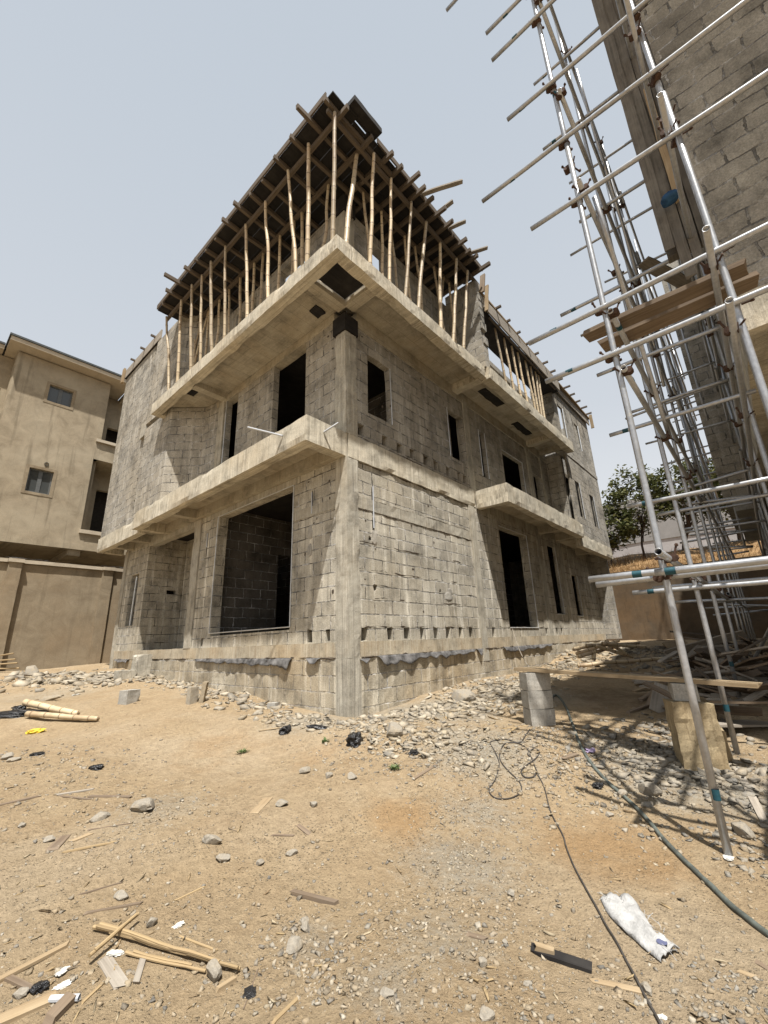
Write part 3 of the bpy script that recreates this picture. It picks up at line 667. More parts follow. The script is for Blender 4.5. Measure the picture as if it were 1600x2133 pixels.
# --- steel corner beads round openings
def bead(axis, u0, u1, z0, z1, sides):
    o = .012
    for s in sides:
        mb = MB(); r = .011
        def P(u, z): return (u, -o, z) if axis == 'x' else (-o, u, z)
        a, b = {'l': (P(u0, z0), P(u0, z1)), 'r': (P(u1, z0), P(u1, z1)), 'b': (P(u0, z0), P(u1, z0)), 't': (P(u0, z1), P(u1, z1))}[s]
        mb.tube([a, b], r, 6); part(mb, 'corner_bead', M['bead'], house)
bead('x', 5.67, 7.45, .22, 2.9, 'rbt'); bead('x', 9.07, 9.74, .64, 2.87, 'rb'); bead('x', 11.02, 11.57, .62, 2.06, 'rb')
bead('y', 1.50, 4.47, .30, 3.02, 'lrbt'); bead('x', .60, 1.31, 4.28, 5.63, 'r'); bead('x', 6.5, 7.93, 3.63, 5.44, 'rt'); bead('x', 3.52, 4.28, 4.28, 5.63, 'l')
bead('y', 3.97, 4.53, 3.62, 6.24, 'r'); bead('x', 5.1, 5.45, 4.2, 5.6, 'lr')
for w in BF1+BF2:
    mb = MB(); mb.tube([(w[1]-.02, -.765, w[2]), (w[1]-.02, -.765, w[3])], .018, 6); part(mb, 'corner_bead', M['bead'], house)
mb = MB(); mb.tube([(.05, 9.55, .72), (.05, 9.5, 2.2)], .03, 6); part(mb, 'corner_bead', M['bead'], house)
# --- electrical chases with grey conduit
def chase(axis, u, segs, pipe):
    mb = MB()
    for z0, z1, w in segs:
        if axis == 'x': mb.lump((u, .012, (z0+z1)/2), (w*.8, .018, (z1-z0)/2), u+z0, 3, .4, 3.)
        else: mb.lump((.012, u, (z0+z1)/2), (.018, w*.8, (z1-z0)/2), u+z0, 3, .4, 3.)
    c = part(mb, 'wall_chase', M['dark'], house)
    mb = MB()
    if axis == 'x': mb.tube([(u, -.012, pipe[0]), (u+.005, -.012, pipe[1])], .012, 8)
    else: mb.tube([(-.012, u, pipe[0]), (-.012, u+.005, pipe[1])], .012, 8)
    part(mb, 'conduit', M['pvc'], c)
chase('x', .655, [(2.1, 2.86, .035), (1.86, 2.2, .055)], (1.95, 2.75)); chase('y', .93, [(2.25, 2.8, .03)], (2.3, 2.72)); chase('y', 4.95, [(2.1, 2.75, .03)], (2.35, 2.7))
for p in ((-.0, .98, 1.95, .07, .13), (-.0, .98, 1.62, .07, .12), (-.0, 5.05, 1.75, .06, .14)): hp(MB().lump((p[0], p[1], p[2]), (.02, p[3], p[4]), p[1], 2, .3), 'mortar_patch', 'conc_grey')
for p in ((.67, 1.78, .08, .14), (2.95, .86, .14, .1), (3.0, .95, .09, .09)): hp(MB().lump((p[0], 0.0, p[1]), (p[2], .018, p[3]), p[0], 2, .3), 'mortar_patch', 'conc_grey')
M['joint'] = plain_mat('open_joint_shadow_gap', (.075, .06, .045), .95, 0, .4, 20, .8)
def ragged(axis, u0, u1, z, off, r=.011):
    mb = MB(); n = int((u1-u0)/.03); pts = []; rr_ = []
    for i in range(n+1):
        u = u0+(u1-u0)*i/n; a = mnoise.noise(Vector((u*4, z, 1)))*.022 + mnoise.noise(Vector((u*19, z, 2)))*.012; pts.append((u, -off, z+a) if axis == 'x' else (-off, u, z+a)); rr_.append(max(.0015, r*(.45+1.3*mnoise.noise(Vector((u*3.3, z, 4)))+.6*mnoise.noise(Vector((u*15, z, 5))))))
    mb.tube(pts, rr_, 6); hp(mb, 'ragged_joint', 'joint')
ragged('x', .27, 4.1, 3.135, .002, .017); ragged('x', .27, 4.1, 2.25, .002, .016); ragged('x', .27, 4.1, 2.485, .002, .008); ragged('x', .27, 13.8, -.238, .018, .016); ragged('y', .27, 10.2, -.238, .018, .016); ragged('y', .27, 1.5, 3.02, .002, .010); ragged('y', .27, 1.5, 2.24, .002, .009)
ragged('x', .27, 4.3, 3.63, .035, .012); ragged('x', .3, 8.2, .232, -.004, .010); ragged('x', .27, 4.1, 1.18, -.004, .012); ragged('x', .27, 4.1, 1.65, -.004, .012); ragged('x', .27, 3.6, .71, -.004, .010)
for i in range(30):
    ax = 'x' if i % 3 else 'y'; u = rnd.uniform(.4, 3.9) if ax == 'x' else rnd.uniform(.35, 1.4); z = rnd.choice((rnd.uniform(.3, 3.0), rnd.uniform(3.8, 6.0))); w, q = rnd.uniform(.012, .035), rnd.uniform(.012, .04)
    hp(MB().lump((u, .004, z) if ax == 'x' else (.004, u, z), (w, .012, q) if ax == 'x' else (.012, w, q), i*1.7, 2, .5), 'pock_hole', 'joint')
# --- plastic overflow pipes sticking out of the first balcony
for a, b in (((-.93, .62, 3.45), (-1.35, 1.05, 3.62)), ((-.55, -.03, 3.42), (-.42, -.25, 3.56))):
    mb = MB(); mb.tube([a, b], .016, 8, hollow=True); hp(mb, 'overflow_pipe', 'pvc')
mb = MB(); mb.tube([ony(980, 1010, 0), ony(983, 1000, -.03)], .02, 6)
# --- torn damp proof sheet hanging out of the plinth joint
def dpc(axis, u0, u1, drop, seed, lift=0.0, label=None):
    mb = MB(); n = max(6, int((u1-u0)/.035)); rows = 4; pts = []
    for i in range(n+1):
        u = u0 + (u1-u0)*i/n; e = min(1, i/3, (n-i)/3)
        dd = drop*(1.9-1.1*i/n)*(.45 + .75*abs(mnoise.noise(Vector((u*1.7, seed, 0)))) + .25*mnoise.noise(Vector((u*6, seed, 1))))*max(.1, e)
        for r in range(rows+1):
            t = r/rows; o = .025 + .05*t + .03*t*mnoise.noise(Vector((u*5, seed+r*.3, 2.)))
            z = -.232 + lift - dd*t
            pts.append((u, -o, z) if axis == 'x' else (-o, u, z))
    base = len(mb.v); mb.v += pts
    for i in range(n):
        for r in range(rows):
            a = base + i*(rows+1) + r; mb.f.append((a, a+rows+1, a+rows+2, a+1)); mb.uv.append(None)
    o = part(mb, 'damp_proof_sheet', M['dpc'], house, label, True); md = o.modifiers.new('t', 'SOLIDIFY'); md.thickness = .003
dpc('y', 1.38, 4.95, .14, 1.0, 0, 'long torn strip of grey plastic sheet'); dpc('y', .62, .96, .09, 4.0); dpc('y', 9.0, 10.1, .1, 5.0)
dpc('x', .62, 3.75, .13, 2.0, 0, 'torn strip of grey plastic sheet'); dpc('x', .2, .42, .12, 7.0, -.03); dpc('x', 5.1, 8.2, .12, 3.0); dpc('x', 3.85, 4.1, .2, 8.0)

# ================================================================== roof formwork on props
fw = empty('roof_formwork', 'dark plywood roof slab formwork on timber joists overhanging the top floor', 'formwork', loc=(0, 0, 9.4))
ZB = 9.36     # underside of the bearers
deck = MB(); REND = 6.5
def boards(x0, x1, y0, y1, along, z, w=.3):
    if along == 'y':
        x = x0
        while x < x1-.02: ww = min(w, x1-x); deck.box(x, x+ww-.008, y0-rnd.uniform(0, .12), y1+rnd.uniform(0, .08), z+rnd.uniform(-.004, .004), z+.03+rnd.uniform(0, .01)); x += ww
    else:
        yy = y0
        while yy < y1-.02: ww = min(w, y1-yy); deck.box(x0-rnd.uniform(0, .08), x1+rnd.uniform(0, .15), yy, yy+ww-.008, z+rnd.uniform(-.004, .004), z+.03+rnd.uniform(0, .01)); yy += ww
DZ = ZB + .21
boards(-1.36, .45, -1.1, REND, 'y', DZ); boards(.46, 4.0, -1.16, .5, 'x', DZ)
part(deck, 'deck', M['ply'], fw)
ed = MB(); ed.bar((-1.39, -1.0, DZ+.06), (-1.39, REND, DZ+.06), .03, .14); ed.bar((-.2, -1.19, DZ+.06), (4.05, -1.19, DZ+.06), .03, .14)
part(ed, 'edge_board', M['joist'], fw)
ext = MB(); ext.rbox(-1.0, -.25, -1.36, -1.12, DZ+.035, DZ+.16, .2, .01); part(ext, 'deck_flap', M['ply'], fw, 'dark plywood flap jutting past the roof corner')
def timber(p, q, w, t, name='joist', mat='joist'): part(MB().bar(p, q, w, t, jag=.01), name, M[mat], fw)
for xb in (-1.08, -.42): timber((xb, -1.25, ZB+.05), (xb, REND+.05, ZB+.05), .07, .1, 'bearer')
timber((.3, .35, ZB+.05), (.3, REND, ZB+.05), .07, .1, 'bearer')
for yb in (-.93, -.38): timber((-1.3 if yb < -.5 else .0, yb, ZB+.047), (4.05, yb, ZB+.047), .07, .1, 'bearer')
yj = -1.02; i = 0
while yj < REND:      # joists across the left overhang, ends sticking out
    long = {1: .3, 12: .4, 15: .45}.get(i, rnd.uniform(.0, .16))
    timber((-1.38-long, yj+rnd.uniform(-.05, .05), ZB+.155), (.42, yj+rnd.uniform(-.04, .04), ZB+.155), .07, .1); yj += .50+rnd.uniform(-.06, .06); i += 1
xj = .12; i = 0
while xj < 3.9:
    timber((xj+rnd.uniform(-.03, .03), -1.2-rnd.uniform(.02, .3), ZB+.157), (xj+rnd.uniform(-.05, .05), .45, ZB+.157), .07, .1); xj += .36+rnd.uniform(-.08, .08); i += 1
for a in (((1.25, -1.15, 9.62), (1.72, -2.0, 9.72)), ((2.35, -1.1, 9.6), (2.6, -1.55, 9.72)), ((3.3, -1.1, 9.6), (3.6, -1.6, 9.7)), ((1.9, -1.1, 9.65), (2.05, -1.55, 9.85))):
    timber(a[0], a[1], .1, .035, 'loose_board', 'timber_grey')
for a in ((-1.0, .3), (-.2, .35), (.15, -.35)):
    part(MB().bar((a[0]*.25+.05, a[1]*.3, 8.75), (a[0]*.3+.05, a[1]*.3, 9.38), .08, .04, (1, 0, 0)), 'column_clamp', M['joist'], fw)

bf = empty('beam_formwork', 'long timber beam formwork over the second propped balcony and the far bay', 'formwork', loc=(9, -.9, 8.6))
def bpart(mb, name, mat='timber_grey', parent=None): return part(mb, name, M[mat], parent or bf)
bpart(MB().bar((4.25, -1.0, 8.80), (9.9, -1.0, 8.80), .04, .36), 'side_board'); bpart(MB().bar((4.25, -.62, 8.62), (9.9, -.62, 8.62), .7, .04), 'bottom_board', 'ply')
bpart(MB().bar((9.9, -.82, 8.98), (14.15, -.82, 9.06), .04, .34), 'side_board'); bpart(MB().bar((4.1, -1.0, 9.03), (14.2, -.84, 9.22), .09, .05), 'top_rail', 'timber')
for i in range(13):
    x = 5.0 + i*.72; bpart(MB().bar((x, -.7, 9.06+.012*i), (x+.05, -1.1-rnd.uniform(.0, .12), 9.08+.012*i), .06, .06), 'joist_end', 'joist')
for k in range(4): bpart(MB().bar((4.3+.35, -.95, 8.55), (9.6, -.95, 8.56), .05, .05), 'soffit_batten', 'joist') if k == 0 else None
bpart(MB().bar((14.12, -.95, 8.7), (14.12, -.95, 9.35), .12, .06, (1, 0, 0)), 'end_prop', 'timber'); bpart(MB().bar((4.15, -1.05, 9.0), (4.35, -1.05, 9.75), .14, .05, (1, 0, 0)), 'end_board', 'timber_old')
bpart(MB().bar((4.3, -1.05, 8.5), (4.42, -1.1, 9.4), .1, .04, (1, 0, 0)), 'end_board', 'timber')
tf = empty('beam_formwork', 'grey plank beam formwork capping the far left stair bay', 'formwork', loc=(-.7, 9.7, 9.75))
bpart(MB().bar((-.74, 7.9, 9.9), (-.74, 11.1, 9.9), .04, .34), 'side_board', 'timber_grey', tf); bpart(MB().bar((-.6, 8.0, 9.74), (-.6, 11.1, 9.74), .3, .03), 'bottom_board', 'ply', tf)
for yy in (8.4, 9.3, 10.2): bpart(MB().bar((-.9, yy, 10.05), (-.3, yy, 10.05), .06, .06), 'joist_end', 'joist', tf)
bpart(MB().bar((-.8, 11.15, 9.55), (-.8, 11.15, 10.15), .16, .07, (1, 0, 0)), 'end_prop', 'timber', tf)

# --- bamboo props
ORD = 'first second third fourth fifth sixth seventh eighth ninth tenth eleventh twelfth thirteenth fourteenth fifteenth sixteenth seventeenth'.split()
def bamboo(p, q, r, bend, label, group=None, name='bamboo_prop', cat='prop', knot=.30):
    p = Vector(p); q = Vector(q); d = q-p; L = d.length; n = max(8, int(L/.055)); pts = []; R = []
    a = d.cross(Vector((0, 1, .2))).normalized(); b = d.cross(a).normalized()
    s1, s2 = rnd.uniform(0, 9), rnd.uniform(0, 9); ph = rnd.uniform(0, knot); k0 = 1.0
    for i in range(n+1):
        t = i/n; w = math.sin(PI*t)
        bend_ = bend*.32; off = a*(bend_*(mnoise.noise(Vector((t*2.6, s1, 0)))*1.5*w + .6*w*(.5 if s1 > 4.5 else -.5))) + b*(bend_*mnoise.noise(Vector((t*2.6, s2, 3)))*1.5*w)
        pts.append(p + d*t + off)
        f = ((t*L + ph)/(knot*k0)) % 1.0; node = .16*math.exp(-((min(f, 1-f)*knot/.022)**2))
        R.append(r*(1.0 - .22*t)*(1+node))
    mb = MB(); mb.tube(pts, R, 9, o=ph + .3*rnd.randrange(90)); o = mb.build(name, M['bamboo'], None, True, tuple(p))
    return tag(o, label, cat, group)
def prop_left(base, top, r, bend, lab, x=-.98):
    B = onx(*base, x); B = (x, float(B[1]), 6.58); T = onz(*top, ZB); T = (min(-.25, max(-1.2, float(T[0]))), float(T[1]), ZB)
    bamboo(B, T, r, bend, lab, 'bamboo props under the roof formwork')
def prop_right(base, top, r, bend, lab, y=-.84, zt=ZB, z0=6.58, grp='bamboo props under the roof formwork', ylim=(-1.1, -.2)):
    B = ony(*base, y); B = (float(B[0]), y, z0); T = onz(*top, zt); T = (float(T[0]), min(ylim[1], max(ylim[0], float(T[1]))), zt)
    bamboo(B, T, r, bend, lab, grp)
prop_left((693, 488), (697, 234), .042, .03, 'thick straight bamboo prop standing right at the balcony corner', -1.0)
bamboo((-.80, -.86, 6.58), (-.42, -.82, ZB), .05, .10, 'thick pale sunlit bamboo prop leaning beside the corner prop', 'bamboo props under the roof formwork')
LP = [((640, 528), (643, 300)), ((618, 550), (600, 355)), ((560, 608), (553, 420)), ((517, 645), (512, 468)), ((470, 690), (470, 513)), ((445, 712), (440, 545)), ((421, 730), (421, 573)), ((401, 755), (400, 593)), ((372, 787), (378, 625)), ((354, 805), (347, 660))]
for i, (b, t) in enumerate(LP):
    prop_left(b, t, rnd.uniform(.036, .045), rnd.uniform(.07, .13), 'slim bamboo prop, %s from the corner prop along the left balcony edge' % ORD[i])
LI = [((668, 512), (682, 350)), ((632, 535), (628, 405)), ((583, 590), (583, 455)), ((545, 628), (548, 500)), ((503, 665), (500, 560)), ((452, 712), (458, 600)), ((388, 772), (420, 660)), ((392, 768), (432, 650)), ((606, 562), (612, 430)), ((530, 640), (530, 520)), ((485, 682), (478, 575)), ((430, 730), (438, 610)), ((412, 748), (410, 632))]
for i, (b, t) in enumerate(LI):
    B = onx(*b, -.55); bamboo((-.55, float(B[1]), 6.58), (-.42, float(onx(*t, -.45)[1]), ZB), rnd.uniform(.034, .042), rnd.uniform(.05, .12), 'shaded inner bamboo prop, %s from the corner behind the left front row' % ORD[i], 'bamboo props under the roof formwork')
RP = [((770, 540), (779, 320)), ((810, 578), (815, 372)), ((843, 612), (857, 421)), ((870, 640), (888, 463)), ((918, 690), (917, 506)), ((943, 710), (951, 539)), ((963, 718), (974, 564))]
for i, (b, t) in enumerate(RP):
    prop_right(b, t, rnd.uniform(.036, .045), rnd.uniform(.04, .11), 'slim bamboo prop, %s from the corner along the right balcony edge' % ORD[i])
RI = [((773, 530), (757, 365)), ((832, 603), (815, 500)), ((857, 628), (849, 560)), ((928, 685), (903, 532)), ((795, 560), (796, 440)), ((885, 655), (868, 545)), ((905, 668), (925, 570)), ((952, 715), (938, 600))]
for i, (b, t) in enumerate(RI):
    B = ony(*b, -.5); T = ony(*t, -.42); bamboo((float(B[0]), -.5, 6.58), (float(T[0]), -.40, ZB), .036, .09, 'shaded leaning bamboo prop, %s from the corner behind the right front row' % ORD[i], 'bamboo props under the roof formwork')
R2 = [((1053, 785), (1031, 683)), ((1070, 805), (1049, 698)), ((1085, 815), (1065, 715)), ((1098, 830), (1078, 732)), ((1115, 850), (1093, 745)), ((1122, 858), (1104, 755)), ((1128, 865), (1115, 772)), ((1134, 870), (1121, 779))]
for i, (b, t) in enumerate(R2):
    B = ony(*b, -.9); T = ony(*t, -.85); bamboo((float(B[0]), -.9, 6.58), (float(T[0]), -.85, 8.60), .036, .04, 'bamboo prop in the far balcony, %s from the toothed block pier' % ORD[i], 'bamboo props in the far balcony')

# ================================================================== neighbouring house and boundary wall (beyond the left end)
nb = empty('rendered_house', 'ochre rendered three storey house with dark eaves behind the boundary wall', 'building', loc=(-2, 15, -.4))
YN = 14.0
def np_(mb, name, mat, parent=None, label=None): return part(mb, name, M[mat], parent or nb, label)
NW1 = (-2.46, -1.70, 9.33, 10.04); NW2 = (-2.51, -1.79, 5.63, 6.53)
np_(wallseg(MB(), (-3.57, YN), (-.47, YN), .25, 3.95, 10.95, [(a+3.57, b+3.57, c, d) for a, b, c, d in (NW1, NW2)] + [(2.93, 3.2, 4.45, 7.45), (3.08, 3.2, 7.45, 11)], 1), 'wall', 'neigh')
np_(wallseg(MB(), (-.64, YN+.01), (3.0, YN+.01), .25, 7.45, 8.22, (), 1), 'wall', 'neigh'); np_(wallseg(MB(), (-.5, YN+.01), (3.0, YN+.01), .25, 3.95, 4.4, (), 1), 'wall', 'neigh')
np_(wallseg(MB(), (-.62, YN+1.2), (3.0, YN+1.2), .2, 3.9, 11.0, [(.55, 1.9, 8.3, 9.55), (.55, 1.7, 4.4, 6.6)], 1), 'wall', 'neigh', None, 'set back loggia wall')
np_(wallseg(MB(), (-.62, YN+.25), (-.62, YN+1.2), .15, 3.95, 10.95, (), -1), 'wall', 'neigh')
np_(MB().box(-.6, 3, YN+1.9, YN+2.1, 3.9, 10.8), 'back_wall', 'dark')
np_(MB().box(-.5, 3.0, YN+.2, YN+1.3, 7.46, 7.6), 'floor', 'neigh'); np_(MB().box(-.47, 3.0, YN+.1, YN+1.3, 3.98, 4.2), 'floor', 'neigh')
np_(wallseg(MB(), (-9, YN+.75), (-3.5, YN+.75), .25, 3.95, 10.95, [(4.6, 5.25, 8.6, 9.6)], 1), 'wall', 'neigh'); np_(MB().box(-9, -3.56, YN+.25, YN+1, 3.95, 10.9) if False else MB().box(-3.58, -3.34, YN+.25, YN+.76, 3.95, 10.94), 'wall', 'neigh')
np_(MB().rbox(-.66, 3.0, YN-.09, YN+.2, 8.2, 8.32, .3, .006), 'sill', 'pale'); np_(MB().rbox(-.68, 3.0, YN-.09, YN+.2, 4.36, 4.5, .3, .006), 'sill', 'pale'); np_(MB().rbox(-9, -3.62, YN+.6, YN+.8, 8.45, 8.6, .3, .006), 'sill', 'pale')
for w in (NW1, NW2):
    f = MB(); a, b, c, d = w; y = YN+.10; t = .05
    f.box(a, a+t, y, y+.06, c, d); f.box(b-t, b, y, y+.06, c, d); f.box(a+t, b-t, y, y+.06, c, c+t); f.box(a+t, b-t, y, y+.06, d-t, d); f.box((a+b)/2-.06, (a+b)/2+.06, y-.004, y+.056, c+t, d-t)
    fr = np_(f, 'window', 'frame'); part(MB().box(a+t, b-t, y+.02, y+.035, c+t, d-t), 'pane', M['glass'], fr)
    s = MB(); s.rbox(a-.1, a-.002, YN-.015, YN+.02, c-.1, d+.1, .15, .006); s.rbox(b+.002, b+.1, YN-.015, YN+.02, c-.1, d+.1, .15, .006); s.rbox(a-.002, b+.002, YN-.015, YN+.02, d+.002, d+.1, .15, .006); s.rbox(a-.002, b+.002, YN-.015, YN+.02, c-.1, c-.002, .15, .006); np_(s, 'reveal', 'fence', fr)
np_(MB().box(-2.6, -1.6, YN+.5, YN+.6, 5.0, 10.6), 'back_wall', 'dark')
np_(MB().tube([(-2.06, YN-.03, 6.78), (-2.06, YN+.1, 6.78)], .07, 12, hollow=True), 'vent_pipe', 'roofm')
rf = MB(); rf.prism([(-3.9, YN-.55), (.15, YN-.55), (.15, YN+6), (-3.9, YN+6)], 11.0, 11.16); r1 = np_(rf, 'roof', 'pale')
np_(MB().box(-3.95, .2, YN-.6, YN+6, 11.165, 11.24), 'roof_sheet', 'roofm', r1)
np_(MB().box(.2, 3.5, YN+.5, YN+6, 10.85, 11.0), 'roof', 'pale'); np_(MB().box(.2, 3.5, YN+.45, YN+6, 11.005, 11.07), 'roof_sheet', 'roofm', r1)
np_(MB().box(-9, -3.96, YN+.3, YN+6, 11.0, 11.16), 'roof', 'pale'); np_(MB().box(-9, -3.96, YN+.25, YN+6, 11.165, 11.24), 'roof_sheet', 'roofm', r1)
np_(MB().rbox(-9, 3.0, YN-.02, YN+3, 3.72, 3.95, .5, .006), 'floor_slab', 'neigh'); np_(MB().box(-.9, -.5, YN+.1, YN+3, 3.5, 3.72), 'beam', 'neigh')
np_(MB().box(-9, 3, YN+3, YN+3.2, -.6, 3.72), 'wall', 'neigh', None, 'shaded ground floor wall behind the boundary wall')

fe = empty('boundary_wall', 'ochre rendered boundary wall with pale coping below the neighbouring house', 'wall', loc=(-3, 13, -.45))
part(MB().box(-14, 2.2, 13.07, 13.3, -1.2, 2.86), 'wall_panel', M['fence'], fe)
for x in (-1.9, .22): part(MB().rbox(x-.17, x+.17, 12.97, 13.1, -1.2, 2.87, .3, .008), 'pilaster', M['fence'], fe) if x > 0 else part(MB().rbox(-2.62, -2.28, 12.9, 13.1, -1.2, 2.87, .3, .008), 'pilaster', M['fence'], fe)
for a, b, y0 in ((-14, -2.66, 12.98), (-2.65, -2.25, 12.84), (-2.24, .02, 12.98), (.03, .43, 12.9), (.44, 2.2, 12.98)): part(MB().rbox(a, b, y0, 13.36, 2.875, 2.99, .3, .008), 'coping', M['pale'], fe)

# ================================================================== far end of the alley
rw = empty('retaining_wall', 'brown stained retaining wall closing the alley below the dry grass bank', 'wall', loc=(18, -3, -.4))
part(MB().rbox(18, 18.3, -16, 6, -1.0, 2.82, .5, .02, 1.2), 'wall_panel', M['retain'], rw)
part(MB().rbox(13.9, 18, 6.0, 6.3, -1.0, 2.8, .5, .02, 1.2), 'wall_panel', M['retain'], rw)
def hz(x, y): return 2.55 + max(0, x-18.3)*.33 + .25*_n(x, y, .5, 4) + .1*_n(x, y, 1.7, 6) - max(0, x-24)*.25
hv = []; hx = np.linspace(18.25, 60, 60); hy = np.linspace(-30, 30, 70)
for y in hy:
    for x in hx: hv.append((x, y, hz(x, y)))
hm = bpy.data.meshes.new('hillside'); hm.from_pydata(hv, [], [(j*60+i, j*60+i+1, (j+1)*60+i+1, (j+1)*60+i) for j in range(69) for i in range(59)])
hm.materials.append(plain_mat('dry_hillside_soil', (.20, .125, .06), .95, 0, .35, 1.5, .6)); hm.polygons.foreach_set('use_smooth', [True]*len(hm.polygons))
ho = bpy.data.objects.new('hillside', hm); COL.objects.link(ho); tag(ho, kind='structure')
mb = MB()
for _ in range(7000):
    x = 18.3 + abs(rnd.gauss(0, 2.2)); y = rnd.uniform(-7.5, 4.5); z = hz(x, y) - .03
    L = rnd.uniform(.15, .5); a = rnd.uniform(0, 2*PI); lean = rnd.uniform(.2, 1.3)*L; w = rnd.uniform(.008, .02)
    dx, dy = math.cos(a), math.sin(a)
    mb.face([(x-dy*w, y+dx*w, z), (x+dy*w, y-dx*w, z), (x+dx*lean, y+dy*lean, z+L*rnd.uniform(.4, .9))])
tag(mb.build('dry_grass', M['drygrass']), kind='stuff')
fbd = empty('far_building', 'pale grey flat roofed building far behind the trees', 'building', loc=(46, 0, 5))
part(MB().box(45, 60, -25, 9, 3, 13.3), 'wall', M['far_white'], fbd); part(MB().rbox(44.9, 60, -25, 9.1, 8.9, 13.55, 2, .02), 'parapet', M['far_grey'], fbd)
for i in range(6): part(MB().box(44.86, 44.99, 2.5-i*2.6, 3.6-i*2.6, 5.6, 7.6), 'window', M['frame'], fbd)

def tree(base, crown, nclump, nleaf, lab, seed, trunk_r=.11):
    R = random.Random(seed); t = empty('tree', lab, 'tree', 'trees on the bank behind the retaining wall', base)
    bx, by, bz = base; cx, cy, cz, rx, ry, rz = crown
    tr = MB(); top = Vector((cx, cy, cz-.2*rz)); P0 = Vector((bx, by, bz-.3)); tr.tube([P0, P0.lerp(top, .35)+Vector((.1, .12, 0)), P0.lerp(top, .7), top], [trunk_r, trunk_r*.8, trunk_r*.6, trunk_r*.3], 8)
    trunk = part(tr, 'trunk', M['bark'], t, None, True); lf = MB()
    for c in range(nclump):
        u = R.uniform(-1, 1); th = R.uniform(0, 2*PI); rr = R.uniform(.35, 1.0)**.5; s = math.sqrt(1-u*u)
        C = Vector((cx + rx*rr*s*math.cos(th), cy + ry*rr*s*math.sin(th), cz + rz*rr*u)); cr = R.uniform(.28, .6)
        if c % 4 == 0:
            m = P0.lerp(top, R.uniform(.4, .95)); part(MB().tube([m, (m+C)/2+Vector((0, R.uniform(-.2, .2), .1)), C], [trunk_r*.35, trunk_r*.22, .01], 5), 'limb', M['bark'], t)
        for _ in range(nleaf):
            d = Vector((R.gauss(0, 1), R.gauss(0, 1), R.gauss(0, .8))); d = d.normalized()*cr*R.random()**.4; p = C+d
            a = Vector((R.gauss(0, 1), R.gauss(0, 1), R.gauss(0, .5))).normalized(); b = a.cross(Vector((R.gauss(0, .5), R.gauss(0, .5), 1))).normalized(); L = R.uniform(.09, .17); w = L*.45
            lf.face([p-a*L, p+b*w, p+a*L, p-b*w])
    part(lf, 'crown', M['leaf'], t)
tree((22, -.55, 3.8), (22.2, -.75, 7.1, 1.75, 1.75, 2.0), 85, 36, 'bushy green tree with a thin forked trunk nearest the unfinished house', 3, .07)
tree((22.5, -2.2, 3.7), (22.6, -3.2, 7.2, 1.9, 1.9, 1.75), 90, 38, 'yellow green tree with a thick dark trunk seen through the scaffolding', 4, .14)
tree((23.5, -4.6, 3.9), (23.5, -5.2, 7.3, 1.8, 1.9, 1.8), 80, 38, 'green tree nearest the scaffolded house, behind the tube frames', 5, .1)
tree((21, .9, 3.6), (21.3, .7, 5.7, 1.3, 1.3, 1.2), 60, 45, 'low leafy bush like tree at the corner of the unfinished house', 6, .05)

# ================================================================== scaffolded house on the right
sh = empty('scaffolded_house', 'rough grey block house rising behind the steel tube scaffolding', 'building', loc=(1, -6, -1.2))
def sp(mb, name, mat, label=None): return part(mb, name, M[mat], sh, label)
EX = .9
sp(wallseg(MB(), (EX, -5.52), (EX, -14), .23, 3.62, 11.0, (), 1), 'wall', 'block_rough', 'rough block end wall facing the yard')
sp(MB().rbox(EX-.03, EX+.25, -14, -5.50, 3.14, 3.62, .16, .02, 2.2, .05), 'floor_beam', 'conc')
sp(MB().rbox(EX+.25, 16, -5.74, -5.49, 3.14, 3.66, .16, .015, 2.2, .05), 'floor_beam', 'conc')
sp(wallseg(MB(), (EX+.23, -5.5), (16, -5.5), .23, 3.66, 11.0, (), -1), 'wall', 'conc_dark', 'plastered alley wall of the scaffolded house')
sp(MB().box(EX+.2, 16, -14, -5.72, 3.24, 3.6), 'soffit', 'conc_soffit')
sp(wallseg(MB(), (3.2, -6.4), (16, -6.4), .23, -1.6, 3.25, [(1.0, 2.2, -.9, 1.6)], -1), 'wall', 'block_in_shade'); sp(wallseg(MB(), (3.2, -6.4), (3.2, -14), .23, -1.6, 3.25, (), 1), 'wall', 'block_in_shade')
sp(MB().rbox(EX, EX+.3, -6.1, -5.8, -1.6, 3.2, .2, .01), 'column', 'conc_grey')
sp(wallseg(MB(), (9.2, -4.95), (9.2, -5.6), .2, 3.3, 11.2, (), 1), 'wall', 'block_up', 'block return of the alley bay'); sp(wallseg(MB(), (9.2, -4.95), (14.5, -4.95), .2, 3.3, 11.2, (), 1), 'wall', 'block_up')
sp(MB().rbox(9.15, 14.5, -5.5, -4.93, 2.9, 3.32, .3, .01), 'floor_beam', 'conc_grey')
for i, (y, z0, w) in enumerate(((-5.08, 4.7, .14), (-5.20, 4.2, .13), (-5.32, 4.4, .12), (-5.44, 3.9, .12))):
    sp(MB().bar((EX+.02+.03*i, y, z0), (EX+.02+.03*i, y-.01, 10.9), w-.012, .04, (1, 0, 0), .02), 'formwork_board', 'shutter')
sp(MB().bar((EX-.03, -5.30, 5.3), (EX-.03, -5.33, 7.4), .08, .04, (1, 0, 0), .02), 'formwork_board', 'timber')
sp(MB().box(EX+.17, EX+.3, -5.49, -5.03, 4.7, 10.9), 'formwork_panel', 'shutter')
sp(MB().rbox(EX-2.3, 16, -14, -5.4, 11.02, 11.2, .5, .01), 'shading_roof_slab', 'conc_grey')  # unseen overhang, lengthened to keep the end wall in shade

